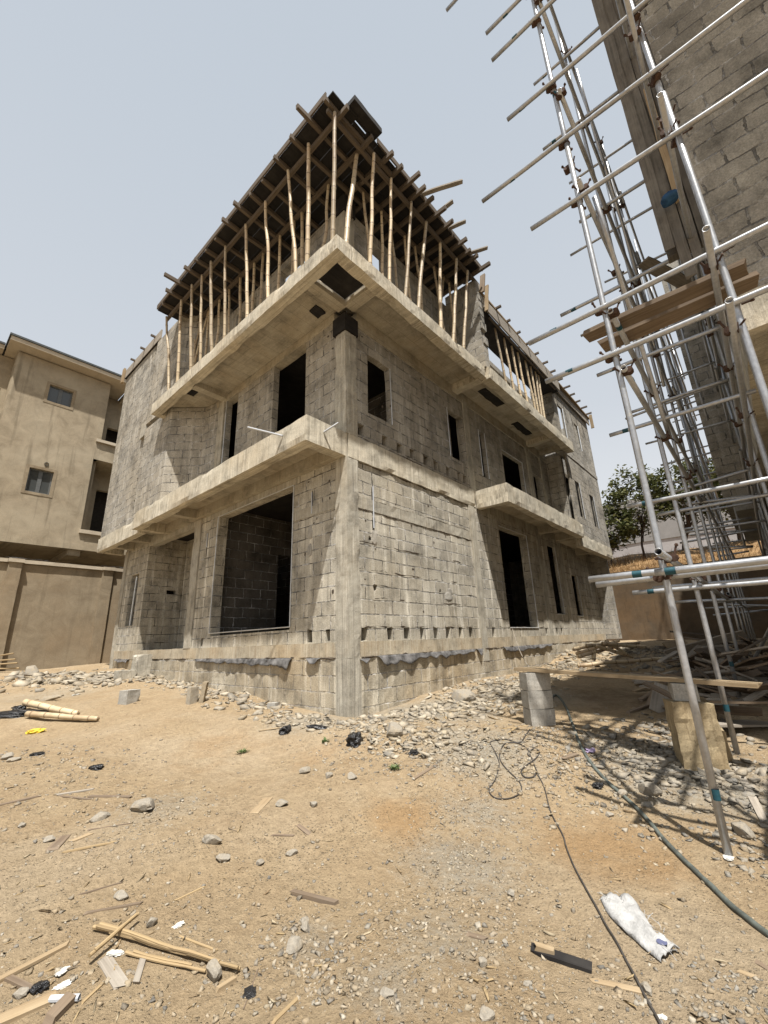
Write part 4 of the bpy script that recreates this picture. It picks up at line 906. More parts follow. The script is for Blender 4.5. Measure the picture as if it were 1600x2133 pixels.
# ================================================================== steel tube scaffold
sc = empty('tube_scaffold', 'galvanised steel tube scaffold clamped together in front of the block house', 'scaffold', loc=(-.6, -4.43, -1.4))
YO, YI, TR = -4.43, -5.36, .0275
XS = [-.6, 1.4, 3.4, 5.3, 7.5, 9.4, 11.3, 13.3, 15.2]
def tube(name, p, q, tape=None, r=TR, hollow=True):
    p = Vector([float(a) for a in p]); q = Vector([float(a) for a in q])
    L_ = (q-p).length; sd_ = rnd.uniform(0, 99); bw_ = min(.012, L_*.003); P_ = [p.lerp(q, k/6) + Vector(mnoise.noise_vector(Vector((k*.45, sd_, 0))))*bw_ for k in range(7)]
    o = part(MB().tube(P_, r, 12, hollow=hollow), name, M['galv'], sc, None, True)
    d = (q-p).normalized()
    for t in (tape or ()):
        c = p + d*t; part(MB().tube([c-d*.035, c+d*.035], r*1.035, 12, cap=False), 'tape_band', M['tape'], o, None, True)
    return o
cmb = MB()
for ax in (0, 1):
    a, b = ((Vector((0, 0, -.035)), Vector((0, 0, .035))), (Vector((.058, -.035, 0)), Vector((.058, .035, 0))))[ax]; cmb.tube([a, b], .034, 8)
cmb.rbox(.01, .05, -.035, .035, -.03, .03, .03, .004); cmb.tube([(-.02, -.035, .0), (-.045, -.10, .01)], .009, 6); cmb.tube([(-.02, .03, .0), (-.055, .085, .015)], .009, 6); cmb.tube([(.07, 0, .03), (.10, .01, .10)], .009, 6); cmb.lump((-.05, -.1, .01), (.016, .016, .016), 3, 1); cmb.lump((.1, .01, .1), (.016, .016, .016), 4, 1)
cmesh = cmb.build('coupler', M['rust'], None); couplers = [cmesh]; cmesh.parent = sc; cused = [0]
def coupler(x, y, z, rot=0.0):
    o = cmesh if not cused[0] else cmesh.copy()
    if cused[0]: COL.objects.link(o); o.parent = sc
    cused[0] += 1; o.location = (x-sc.location.x, y-sc.location.y, z-sc.location.z); o.rotation_euler = (rnd.uniform(-.2, .2), rnd.uniform(-.2, .2), rot)
for i, x in enumerate(XS):
    gz = h(x, YO) if i < 6 else -.6; gi = h(x, YI) if i < 6 else -.6; j = rnd.uniform(-.04, .04)
    tube('standard', (x, YO, gz-.05), (x+.01+j, YO, 5.55+rnd.uniform(-.3, .3)), [.42] if i == 0 else ([.5] if i < 3 else None))
    tube('standard', (x+.058+j, YO+.01, 4.9), (x+.05+j, YO, 11.3+rnd.uniform(-.5, .6)), [.75, 1.55] if i == 0 else None)
    tube('standard', (x, YI, gi-.05), (x-.02, YI, 5.3+rnd.uniform(-.3, .3)), [2.4] if i == 0 else None)
    tube('standard', (x+.055, YI+.01, 4.7), (x+.05, YI, 11.3+rnd.uniform(-.6, .3)))
    if i < 3: coupler(x+.03, YO, 5.2, PI/2); coupler(x+.03, YI, 4.95, PI/2)
LZ = [.56, 2.38, 3.05, 4.75, 6.35, 8.3, 10.2]
for k, z in enumerate(LZ):
    tube('ledger', (-1.05 if k == 0 else -.62-.25*rnd.random(), YO-.056, z), (5.4, YO-.056, z+rnd.uniform(-.05, .05)), [.3] if k in (1, 2) else None)
    tube('ledger', (4.9, YO-.056-.05, z+.03), (15.6, YO-.06, z+rnd.uniform(-.05, .05)))
    tube('ledger', (-1.0-.2*rnd.random(), YI+.056, z-.02), (5.2, YI+.056, z+rnd.uniform(-.05, .05)))
    tube('ledger', (4.7, YI+.1, z), (15.5, YI+.06, z))
    for i in range(4):
        coupler(XS[i], YO-.03, z, -PI/2); coupler(XS[i], YI+.03, z, PI/2) if i < 3 else None
X0 = -.6-.056
def transom(x, left, yr, z=None, tape=.32):
    a = onx(*left, x); zz = float(a[2]) if z is None else z
    tube('transom', (x, a[1], zz), (x, yr, zz+rnd.uniform(-.02, .02)), [tape] if tape else None); return zz
for left, yr, tp in (((1005, 420), -6.7, .42), ((1106, 477), -6.6, None), ((1102, 715), -6.4, .28), ((1137, 795), -6.3, .25), ((1057, 250), -6.5, .2), ((1025, 125), -6.5, .35), ((1013, 70), -6.4, .3), ((930, 22), -6.3, .3)):
    z = transom(X0, left, yr, None, tp)
    if z < 9: coupler(-.6, YO, z, PI/2+.3); coupler(-.6, YI, z, .4)
transom(-.95, (1365, 1193), -5.9, None, .1); sc.children[-1].name = sc.children[-1].name
transom(-.74, (1228, 1207), -5.8, None, .38); transom(-.5, (1243, 1218), -5.8, None, None); coupler(-.6, YO, .42, PI/2)
for left in ((1112, 177), (1131, 312), (1207, 463), (1168, 658), (1244, 782), (1270, 907), (1308, 1055), (1318, 1235)): transom(1.4-.056, left, -5.46, None, .2)
for left in ((1186, 382), (1188, 532), (1210, 700), (1306, 862), (1372, 1072), (1360, 1225)): transom(3.4-.056, left, -5.46, None, None)
for i, x in enumerate(XS[3:]):
    for z in (.55, 2.3, 2.75, 4.65, 6.3, 8.2): tube('transom', (x-.056, YO+rnd.uniform(.15, .9), z+rnd.uniform(-.1, .1)), (x-.056, -5.46 if x < 9 else -4.93-.5*rnd.random(), z+rnd.uniform(-.1, .1)), None, TR, False)
tube('brace', (3.3, YI+.05, .5), (5.6, YO-.05, -.75)); tube('brace', (-.3, YO-.11, 4.9), (1.5, YO-.11, 2.4)); tube('brace', (3.5, YO-.11, 6.3), (1.5, YO-.11, 9.8))
for i in range(14):
    x = rnd.uniform(3, 15.5); y = rnd.choice((YI+.1, YI+.03, YO+.05, YO-.02, -4.9)); z0 = rnd.uniform(1.5, 6); tube('standard', (x, y, z0), (x+rnd.uniform(-.3, .3), y+rnd.uniform(-.05, .05), z0+rnd.uniform(3, 5.8)), None, TR*.95, False)
def board(name, p, q, w, t, mat, label, cat='board', group=None, up=(0, 0, 1), jag=.015):
    p = np.array(p, float); q = np.array(q, float); c = (p+q)/2
    mb = MB(); mb.bar(p, q, w, t, up, jag); o = mb.build(name, M[mat], None, False, tuple(c)); return tag(o, label, cat, group)
board('scaffold_plank', (-.30, -4.17, 3.13), (-.30, -5.52, 3.11), .2, .05, 'timber_old', 'weathered scaffold plank nearest the yard, laid across two tubes', 'plank')
board('scaffold_plank', (-.02, -4.25, 3.12), (-.04, -5.60, 3.115), .22, .05, 'timber_old', 'darker scaffold plank lying behind the near plank on the tubes', 'plank')
board('scaffold_plank', (3.0, -4.7, 6.42), (4.3, -5.25, 6.43), .24, .03, 'timber_grey', 'dark board lodged high in the scaffold beside the block wall', 'plank')
mb = MB(); mb.lump((0, 0, 0), (.07, .11, .07), 5, 3, .35, 1.2); o = mb.build('blue_rag', M['blue'], None, True, None); o.location = (.72, -5.22, 5.25); tag(o, 'dark blue rag tied to the scaffold beside the formwork boards', 'rag')

# ================================================================== things lying about on the site
def depth(p): return float((np.array(p)-CAM) @ CF)
def pxm(p, px): return px/F*depth(p)          # metres covered by that many pixels of the photograph at p
def stone(u, v, w, label, hgt=.55, seed=None, mat='stone', name='stone', cat='stone', group='loose stones on the ground', asp=.75, rough=.3, smooth=False, sub=3, freq=1.3, sink=.2):
    p = gnd(u, v); s = pxm(p, w)/2; a = rnd.uniform(0, PI)
    mb = MB(); fc = mat in ('stone', 'rubble'); kf = 1.3 if fc else 1; mb.lump((0, 0, s*hgt*(1-sink*2)), (s*kf, s*asp*kf, s*hgt*kf), seed or u*.37, sub, rough*(.7 if fc else 1), freq, fc); o = mb.build(name, M[mat], None, smooth)
    o.location = tuple(map(float, p)); o.rotation_euler = (rnd.uniform(-.1, .1), rnd.uniform(-.1, .1), a if asp > .6 else YAW - PI/2 + rnd.uniform(-.4, .4)); return tag(o, label, cat, group)
for a in (
 (967, 1458, 47, 'large dark flat stone on the rubble right of the house corner', .5), (821, 1531, 36, 'biggest pale stone on the rubble beside the black bag', .7), (734, 1621, 22, 'grey stone alone on sand below the black bag'),
 (652, 1678, 19, 'dark stone with pale top on open sand'), (585, 1677, 24, 'rounded brown stone beside a scrap of cardboard'), (302, 1686, 52, 'broad flat dark stone on a patch of grey grit', .4), (212, 1706, 30, 'grey elongated stone left of the flat dark stone', .5),
 (607, 1781, 20, 'small dark stone in the middle of the sand'), (465, 1792, 24, 'dark crumbled stone on open sand'), (542, 1800, 16, 'small pale grey stone on open sand'), (315, 1927, 22, 'angular grey stone near the crossed bamboo', .8),
 (443, 2037, 34, 'round pale rough stone at the end of the split bamboo', .95), (633, 1922, 20, 'dark topped angular stone above the pale clump'), (636, 1938, 20, 'white angular stone touching the clump', .8), (612, 1975, 38, 'lumpy brown clod of dry cement in the grey patch', .7),
 (922, 1983, 15, 'small dark blue stone in the gravel patch', .8), (1005, 2011, 18, 'grey upright pebble in the gravel patch', 1.0), (1100, 2051, 15, 'small stone of a trio beside the tarred wood'), (1015, 2121, 27, 'grey stone at the bottom edge of the gravel', .7),
 (1065, 1866, 14, 'round white stone beside the thin cable', .9), (1052, 1963, 14, 'dark pebble at the foot of the gravel patch'), (807, 2073, 24, 'dark clod at the lower edge of the sand', .7), (1347, 2065, 25, 'grey stone lying against the thin cable', .7),
 (1352, 1652, 42, 'large grey boulder in the scaffold shadows beside the hose', .7), (1549, 1738, 40, 'dark boulder right of the nearest scaffold leg', .6), (1382, 1752, 14, 'small dark stone left of the nearest scaffold leg'), (1294, 1657, 22, 'pale stone touching the black hose', .6),
 (64, 1410, 36, 'brown stone on the heap below the boundary wall', .8), (635, 1610, 22, 'grey stone in a pair on sand below the wall', .6), (685, 1619, 18, 'right hand stone of the pair below the wall', .6), (18, 1580, 24, 'pale flat stone at the left edge of the yard', .5), (28, 1586, 22, 'tan flat stone beside the pale one at the left edge', .5),
 (38, 1865+210, 26, 'grey chunk near the pale plank end'), (252, 1869, 24, 'half brick with one dark side', .6), (104, 1752, 20, 'grey stone right of the small board'), (45, 1722, 14, 'small dark stone at the left edge of the sand'), (1270, 1700, 16, 'small stone beside the scaffold shadow')):
    stone(a[0], a[1], a[2], a[3], a[4] if len(a) > 4 else .55)
stone(442, 1757, 38, 'long pale grey fragment of broken block', .5, asp=.4); stone(102, 1459, 56, 'flat tan slab fragment below the boundary wall', .22, asp=.35, mat='rubble')
stone(1502, 1476, 60, 'broken stone slab beside the concrete stump', .4, asp=.6)
# whole and broken blocks
def block(u, v, wpx, hpx, label, mat='conc_grey', rot=0.0, name='concrete_block', dep=.8, tilt=0.0, z=None, pos=None, size=None, group=None, chip=.1):
    p = gnd(u, v) if pos is None else np.array(pos, float)
    if size is None: size = (pxm(p, wpx), pxm(p, wpx)*dep, pxm(p, hpx))
    mb = MB(); mb.rbox(-size[0]/2, size[0]/2, -size[1]/2, size[1]/2, 0, size[2], .05, .007, 6, chip); o = mb.build(name, M[mat]); o.location = (float(p[0]), float(p[1]), float(p[2])-.015 if pos is None else float(p[2])); o.rotation_euler = (tilt, 0, rot); return tag(o, label, 'block', group)
block(268, 1464, 30, 27, 'squat grey concrete block alone on the debris left of the house', rot=.35)
block(400, 1465, 20, 34, 'upright broken slab end leaning beside a thinner one', 'rubble', rot=.2, dep=.6, name='broken_slab'); block(421, 1461, 23, 40, 'thin upright broken slab with a rounded top', 'rubble', rot=.9, dep=.35, name='broken_slab', tilt=.12)
block(291, 1412, 30, 44, 'tall block step against the plinth of the house', 'conc_col', rot=.0, name='block_step'); block(260, 1413, 34, 17, 'low block step below the tall one', 'conc_col', rot=.0, name='block_step')
block(570, 1475, 22, 13, 'dark block fragment at the foot of the left wall', rot=.5, name='block_fragment')
bp_ = np.array([1.14, -2.43, h(1.14, -2.43)]); bw = .245
SB = []
for i in range(3):
    SB.append(block(0, 0, 0, 0, ('lowest', 'middle', 'top')[i] + ' concrete block of the stack of three under the plank', pos=(bp_[0]+rnd.uniform(-.012, .012), bp_[1], bp_[2]-.01+i*.222), size=(.33, .24, .216), rot=-.72+rnd.uniform(-.06, .06), group='stack of three concrete blocks', chip=.03))
zt = bp_[2]-.01+3*.222
st = gnd(1462, 1592); stump = empty('concrete_stump', 'square broken sandy concrete stump under the plank by the scaffold', 'stump', loc=st)
sh_ = .60
rr = Matrix.Rotation(.35, 4, 'Z')
def stpart(mb, name, mat, lab=None):
    o = mb.build(name, M[mat], stump); o.data.transform(rr)
    if lab: o['label'] = lab
    return o
stpart(MB().rbox(-.19, .19, -.19, .19, -.1, sh_, .05, .015, 6, .03), 'block', 'stump'); stpart(MB().rbox(.08, .34, -.30, -.1, -.1, sh_*.5, .05, .02, 6, .04), 'block', 'stump', 'lower broken shoulder of the stump')
bb = block(0, 0, 0, 0, 'grey concrete block lying on top of the sandy stump', pos=(st[0]+.03, st[1]+.03, st[2]+sh_+.005), size=(.34, .22, .17), rot=.3)
pl = onz(1083, 1396, zt+.03); pr = np.array([2.1, -4.75, st[2]+sh_+.21]); pr = ony(1563, 1385, -4.45)
pa = np.array([bp_[0], bp_[1], zt+.025]); pbk = np.array([st[0], st[1], st[2]+sh_+.2]); dd = (pbk-pa)/np.linalg.norm(pbk-pa)
board('bench_plank', pa-dd*.22, pbk+dd*.62, .2, .04, 'timber', 'long raw plank laid as a bench from the block stack to the stump')
# rope from the opening to the stack
mb = MB(); a = np.array([5.75, -.02, .2]); b = np.array([bp_[0]+.1, bp_[1]+.1, zt+.05]); mb.tube([a*(1-t)+b*t + np.array([0, 0, -.12*math.sin(PI*t)]) for t in np.linspace(0, 1, 14)], .006, 5); tag(mb.build('string', M['timber_grey']), 'thin pale string stretched from the tall opening down to the block stack', 'string')

def gboard(p1, p2, wpx, thick, mat, label, name='board', lift=.0, group=None, up=None, jag=.02, cat='board'):
    thick *= .62; a = gnd(*p1, lift+thick*.32); b = gnd(*p2, lift+thick*.32); return board(name, a, b, pxm((a+b)/2, wpx), thick, mat, label, cat, group, up or (rnd.uniform(-.08, .08), rnd.uniform(-.08, .08), 1), jag)
WS = 'scraps of timber on the ground'
for a in (
 ((0, 2128), (112, 2080), 34, .025, 'timber', 'wide pale plank end at the lower left corner'), ((-5, 2045), (132, 1973), 16, .02, 'timber', 'long tapering pale plank at the left edge'), ((17, 2040), (64, 2063), 14, .02, 'timber_old', 'short brown lath between the two pale planks'),
 ((108, 2128), (134, 2100), 30, .05, 'timber_old', 'dark thick timber offcut beside the wide pale plank'), ((219, 2002), (252, 2052), 34, .012, 'timber_grey', 'flat reddish board under the crossed bamboo'), ((286, 2040), (298, 2000), 15, .02, 'timber_grey', 'short board offcut with one dark end'),
 ((455, 2064), (477, 2050), 11, .03, 'timber', 'small wooden wedge right of the pale stone'), ((615, 1863), (692, 1883), 13, .035, 'timber_old', 'short brown baulk with crusted mortar in the middle of the sand'), ((532, 1690), (556, 1665), 22, .006, 'timber', 'thin tan scrap of board beside the brown stone'),
 ((623, 1721), (644, 1737), 12, .012, 'timber_old', 'small reddish brown chip of board'), ((572, 1740), (607, 1741), 7, .01, 'timber_old', 'thin dark lath left of the reddish chip'), ((114, 1766), (133, 1746), 24, .012, 'timber_old', 'square brown board scrap at the left'),
 ((152, 1752), (182, 1740), 14, .012, 'timber', 'small tan board scrap right of the square one'), ((142, 1774), (236, 1755), 10, .012, 'reed', 'long pale lath below the two board scraps'), ((193, 1728), (262, 1717), 6, .01, 'timber_old', 'thin brown lath above the small tan board'),
 ((193, 1660), (266, 1661), 12, .02, 'timber_old', 'thick brown stick with one dark end'), ((128, 1655), (190, 1645), 9, .015, 'timber_grey', 'dark grey splintered lath'), ((130, 1659), (186, 1665), 6, .01, 'timber_old', 'thin brown stick below the grey lath'),
 ((6, 1676), (75, 1660), 12, .015, 'timber_old', 'splintered brown wood at the left edge'), ((190, 1901), (286, 1883), 8, .012, 'timber_old', 'dark brown stick above the crossed bamboo'), ((866, 1621), (908, 1595), 9, .018, 'timber_old', 'brown stick on sand below the rubble heap'),
 ((1051, 1519), (1119, 1510), 6, .02, 'reed', 'pale stick lying left of the block stack'), ((1246, 2047), (1332, 2066), 15, .012, 'timber', 'notched pale lath crossing under the cable'), ((982, 1950), (1003, 1956), 15, .012, 'timber_old', 'small square chip in the gravel'),
 ((1545, 2026), (1566, 2034), 14, .006, 'timber', 'small yellow chip near the lower right edge'), ((1586, 2010), (1602, 2020), 12, .006, 'timber_old', 'small brown chip at the right edge'), ((1536, 1603), (1592, 1712), 14, .03, 'timber_grey', 'grey plank edge lying on the dark stones'),
 ((1172, 1580), (1196, 1572), 16, .02, 'timber_old', 'pair of wooden chips in the scaffold shadow'), ((545, 1521), (580, 1516), 14, .01, 'timber', 'thin board scrap beside the small black bag'), ((1385, 1611), (1442, 1601), 12, .012, 'timber_grey', 'grey lath by the foot of the stump'), ((1415, 1609), (1446, 1607), 12, .012, 'timber', 'short tan lath by the foot of the stump'),
 ((575, 2126), (617, 2086), 9, .015, 'reed', 'pale split stick at the bottom edge'), ((512, 2090), (535, 2026), 2.5, .006, 'timber_old', 'thin twig beside the scrap of black plastic'), ((176, 2086), (212, 2052), 7, .01, 'reed', 'pale curled splinter above the dark offcut'), ((385, 2030-75), (440, 1976), 5, .008, 'reed', 'frayed pale splinter on open sand'), ((373, 1873), (423, 1849), 5, .01, 'reed', 'pale thin stick right of the crossed bamboo'), ((170, 1863), (250, 1840), 5, .01, 'timber_old', 'thin curved stick above the half brick')):
    gboard(*a[:5], a[5], name='stick' if a[2] < 9.5 else 'board', group=WS, cat='stick' if a[2] < 9.5 else 'board')
tw = gboard((1128, 1987), (1219, 2017), 27, .03, 'ply', 'tar coated black wood chunk with a raw splintered end', name='tarred_wood', jag=.03)
a = gnd(1128, 1987, .024); b = gnd(1150, 1994, .024); o = board('splintered_end', a-(b-a)*.25, b, pxm(a, 17), .02, 'timber', None); del o['category']; o.parent = tw; o.matrix_parent_inverse = tw.matrix_world.inverted() if False else Matrix.Translation(-tw.location)
# split bamboo crossing in the foreground
def strips(p1, p2, n, w, label, lift=.0, spread=14):
    t = empty('split_bamboo', label, 'bamboo', 'split bamboo on the ground', (gnd(*p1)+gnd(*p2))/2)
    for i in range(n):
        o1, o2 = rnd.uniform(-spread*.3, spread*.3), rnd.uniform(-spread, spread)*.5; k1, k2 = rnd.uniform(0, .12) if i else 0, rnd.uniform(.78, 1) if i else 1
        a = np.array(p1)+(np.array(p2)-p1)*k1; b = np.array(p1)+(np.array(p2)-p1)*k2; a[1] += o1; b[1] += o2; pts = []
        for q in np.linspace(0, 1, 9):
            c = a*(1-q)+b*q; pp = gnd(c[0], c[1], lift+.014+.012*i*.5); pp[2] = pp[2]*1.0; pts.append(pp)
        za = np.linspace(pts[0][2], pts[-1][2], 9)
        for q, pp in zip(za, pts): pp[2] = max(q, pp[2]-.004)
        L = pxm(pts[4], w)/2; part(MB().tube(pts, [L*rnd.uniform(.8, 1.1)*(1-.25*k/8) for k in range(9)], 7), 'strip', M['reed'], t)
strips((194, 1938), (500, 2030), 4, 8, 'long bundle of split bamboo strips crossing the foreground'); strips((183, 2016), (286, 1926), 2, 8, 'short split bamboo laid across the long bundle', .03, 5)
strips((262, 1990), (428, 2029), 2, 7, 'short split bamboo lying below the long bundle', 0, 6)
# bamboo poles and black plastic at the left edge
def pole(p1, p2, r, label, l1=.0, l2=.0, group=None, name='bamboo_pole'):
    a = gnd(*p1, r+l1); b = gnd(*p2, r+l2); bamboo(a, b, r, .02, label, group, name, 'bamboo')
pole((50, 1478), (160, 1496), .055, 'thick bamboo pole end over the black plastic at left', .06, .01, 'bamboo poles on the ground'); pole((55, 1496), (203, 1504), .045, 'thin bamboo pole in front of the black plastic at left', .02, .0, 'bamboo poles on the ground')
for i, (u, v, wx, la) in enumerate(((18, 1492, 95, 'flattened black plastic under the bamboo poles'), (70, 1487, 80, 'crumpled grey black plastic beside the bamboo poles'))): stone(u, v, wx, la, .12, mat='black', name='plastic_sheet', cat='plastic', group=None, asp=.35, rough=.5, smooth=False, freq=2.2)
for i, (a, b) in enumerate((((-10, 1351), (14, 1349)), ((-10, 1366), (36, 1362)), ((-10, 1386), (12, 1384)), ((-6, 1372), (22, 1370)))):
    p = onz(*a, -.15-.1*i); q = p + (onz(*b, -.15-.1*i)-p)*1.0; mb = MB(); P1 = gnd(-40, 1402, .4-.1*i); P2 = gnd(20+6*i, 1402, .52-.13*i); mb.tube([P1, P2], .02, 6); tag(mb.build('stick', M['reed']), ('top', 'second', 'lowest', 'third')[i] + ' pale stick poking in at the left edge by the boundary wall', 'stick', 'sticks at the left edge')
BG = dict(mat='black', name='plastic_bag', cat='bag', group=None, rough=.55, freq=2.0, smooth=False)
stone(738, 1549, 40, 'crumpled shiny black plastic bag below the house corner', .62, asp=.75, **BG); stone(595, 1525, 29, 'small black plastic bag at the foot of the left wall', .5, **BG); stone(201, 1601, 24, 'black plastic rag alone on the sand at left', .35, **BG)
stone(78, 1573, 22, 'dark plastic scrap beside the left hand stones', .3, **BG); stone(38, 1480, 30, 'small black bag beyond the bamboo poles', .4, **BG); stone(1246, 1639, 24, 'black rag in the scaffold shadow left of the hose', .4, **BG); stone(520, 2069, 30, 'flat scrap of black plastic at the bottom', .18, **BG); stone(82, 2062, 34, 'black crumpled plastic between the planks at lower left', .4, **BG); stone(660, 1517, 40, 'torn black plastic strip in the rubble left of the corner', .2, asp=.4, **BG); stone(862, 1545+25, 24, 'black plastic knot in the rubble below the pale stone', .4, **BG)
stone(74, 1527, 30, 'bright yellow plastic rag on the sand at left', .3, mat='yellow', name='plastic_rag', cat='rag', group=None, asp=.45, rough=.6, freq=2.4)
M['lilac'] = plain_mat('lilac_plastic', (.42, .34, .5), .5, 0, .3); stone(1229, 1564, 26, 'lilac plastic scrap beside the hose', .25, mat='lilac', name='plastic_scrap', cat='scrap', group=None, rough=.6, freq=2.4)
for u, v, w, la in ((240, 1990-3, 30, 'white torn paper scrap behind the crossed bamboo'), (130, 2025, 28, 'white torn scrap above the planks at lower left'), (130, 2055, 28, 'white plastic scrap beside the black plastic at lower left'), (372, 1928, 22, 'white papery flake on open sand'), (1378, 2119, 20, 'white plastic fitting at the end of the thin cable'), (1518, 1788, 26, 'pale flat flake at the nearest scaffold foot'), (161, 1437, 14, 'white scrap on the debris at left')):
    stone(u, v, w, la, .16, mat='white', name='scrap', cat='scrap', group='pale scraps on the ground', rough=.6, freq=2.6, asp=.62)
mb = MB(); mb.tube([gnd(103, 2090, .014), gnd(164, 2087, .014)], .012, 8, hollow=True); tag(mb.build('pipe_offcut', M['pvc']), 'white plastic pipe offcut at lower left', 'pipe')
# hose and cable
def curve_px(pts, r, name, mat, label, cat, lift=0.0):
    P = [gnd(u, v) for u, v in pts]; out = []
    for i in range(len(P)-1):
        p0, p1, p2, p3 = P[max(i-1, 0)], P[i], P[i+1], P[min(i+2, len(P)-1)]
        for t in np.linspace(0, 1, 9)[:-1]:
            q = .5*((2*p1) + (-p0+p2)*t + (2*p0-5*p1+4*p2-p3)*t*t + (-p0+3*p1-3*p2+p3)*t**3); q[2] = h(q[0], q[1]) + r*.8 + lift; out.append(q)
    out.append(P[-1]+np.array([0, 0, r])); mb = MB(); mb.tube(out, r, 9); return tag(mb.build(name, M[mat], None, True), label, cat)
curve_px([(1108, 1517-60), (1140, 1462), (1160, 1450), (1182, 1480), (1200, 1530), (1222, 1578), (1262, 1628), (1330, 1690), (1400, 1770), (1462, 1832), (1540, 1905), (1612, 1960)], .0165, 'hose', 'hose', 'thick dark green hose curving from the block stack to the right edge', 'hose')
curve_px([(1104, 1521), (1085, 1547), (1052, 1541), (1022, 1547), (1030, 1565), (1040, 1592), (1032, 1625), (1019, 1647), (1032, 1664), (1057, 1666), (1085, 1652), (1082, 1630), (1057, 1605), (1041, 1580), (1050, 1552), (1077, 1549), (1097, 1560), (1107, 1580), (1120, 1612), (1135, 1645), (1147, 1692), (1172, 1740), (1180, 1767), (1200, 1815), (1237, 1882), (1275, 1950), (1305, 2005), (1322, 2035), (1350, 2090), (1378, 2140)], .0055, 'cable', 'cable', 'thin dark cable looped on the ground then running to the bottom edge', 'cable', .004)
curve_px([(1107, 1580), (1100, 1572), (1112, 1562), (1124, 1568), (1118, 1580), (1100, 1594), (1086, 1608), (1094, 1621), (1112, 1620), (1118, 1606)], .006, 'wire_coil', 'cable', 'small loose coil of wire beside the cable loop', 'wire', .006)
# white woven sack
sk = empty('woven_sack', 'folded white woven sack strip with frayed threads on the sand', 'sack', loc=gnd(1335, 1935))
ax = [gnd(*q) for q in ((1286, 1876), (1303, 1908), (1330, 1942), (1362, 1972), (1398, 1996))]
def lerp(P, t):
    t *= len(P)-1; i = min(int(t), len(P)-2); f = t-i; return P[i]*(1-f)+P[i+1]*f
mb = MB(); nu, nv = 26, 12; grid = []
for i in range(nu+1):
    t = i/nu; c = lerp(ax, t); d = lerp(ax, min(1, t+.03))-lerp(ax, max(0, t-.03)); d[2] = 0; d /= np.linalg.norm(d); s = np.array([-d[1], d[0], 0])
    wd = pxm(c, 33)*(1-.10*t+.10*math.sin(t*7))
    for k in range(nv+1):
        a = -1+2*k/nv; zz = .026*(1-abs(a)**4)*(1+.3*mnoise.noise(Vector((t*6, a*1.5, 2)))) + .02*mnoise.noise(Vector((t*9, a*5, 5))) + (.012 if a > .25 else 0) - (.010 if abs(a-.2) < .08 else 0)
        p = c + s*a*wd + d*.02*mnoise.noise(Vector((a*4, t, 9))); grid.append((p[0], p[1], h(p[0], p[1]) + .006 + max(0, zz)))
b0 = len(mb.v); mb.v += grid
for i in range(nu):
    for k in range(nv): q = b0+i*(nv+1)+k; mb.f.append((q, q+nv+1, q+nv+2, q+1)); mb.uv.append(None)
o = part(mb, 'sack_cloth', M['sack'], sk, None, True); md = o.modifiers.new('t', 'SOLIDIFY'); md.thickness = .006
mb = MB()
for i in range(26):
    end = i % 3; c = ax[0] if end == 0 else (ax[-1] if end == 1 and i < 18 else lerp(ax, rnd.uniform(.42, .55)) + np.array([.05, -.07, 0])); a = rnd.uniform(0, 2*PI) if end else rnd.uniform(1.2, 3.6)
    p = c + np.array([rnd.uniform(-.05, .05), rnd.uniform(-.05, .05), .02]); L = rnd.uniform(.03, .07); q = p + np.array([math.cos(a)*L, math.sin(a)*L, rnd.uniform(-.015, .04)]); mb.tube([p, (p+q)/2+np.array([0, 0, .006]), q], .0011, 4)
part(mb, 'frayed_threads', M['sack'], sk)['kind'] = 'stuff'
mb = MB(); c = lerp(ax, .93); out = []
for k in range(14):
    a = 2*PI*k/14; p = c + np.array([.026*math.cos(a)+.012, .024*math.sin(a)+.012, 0]); out.append((p[0], p[1], h(c[0], c[1]) + .041))
mb.face(out); part(mb, 'printed_patch', M['ink'], sk)
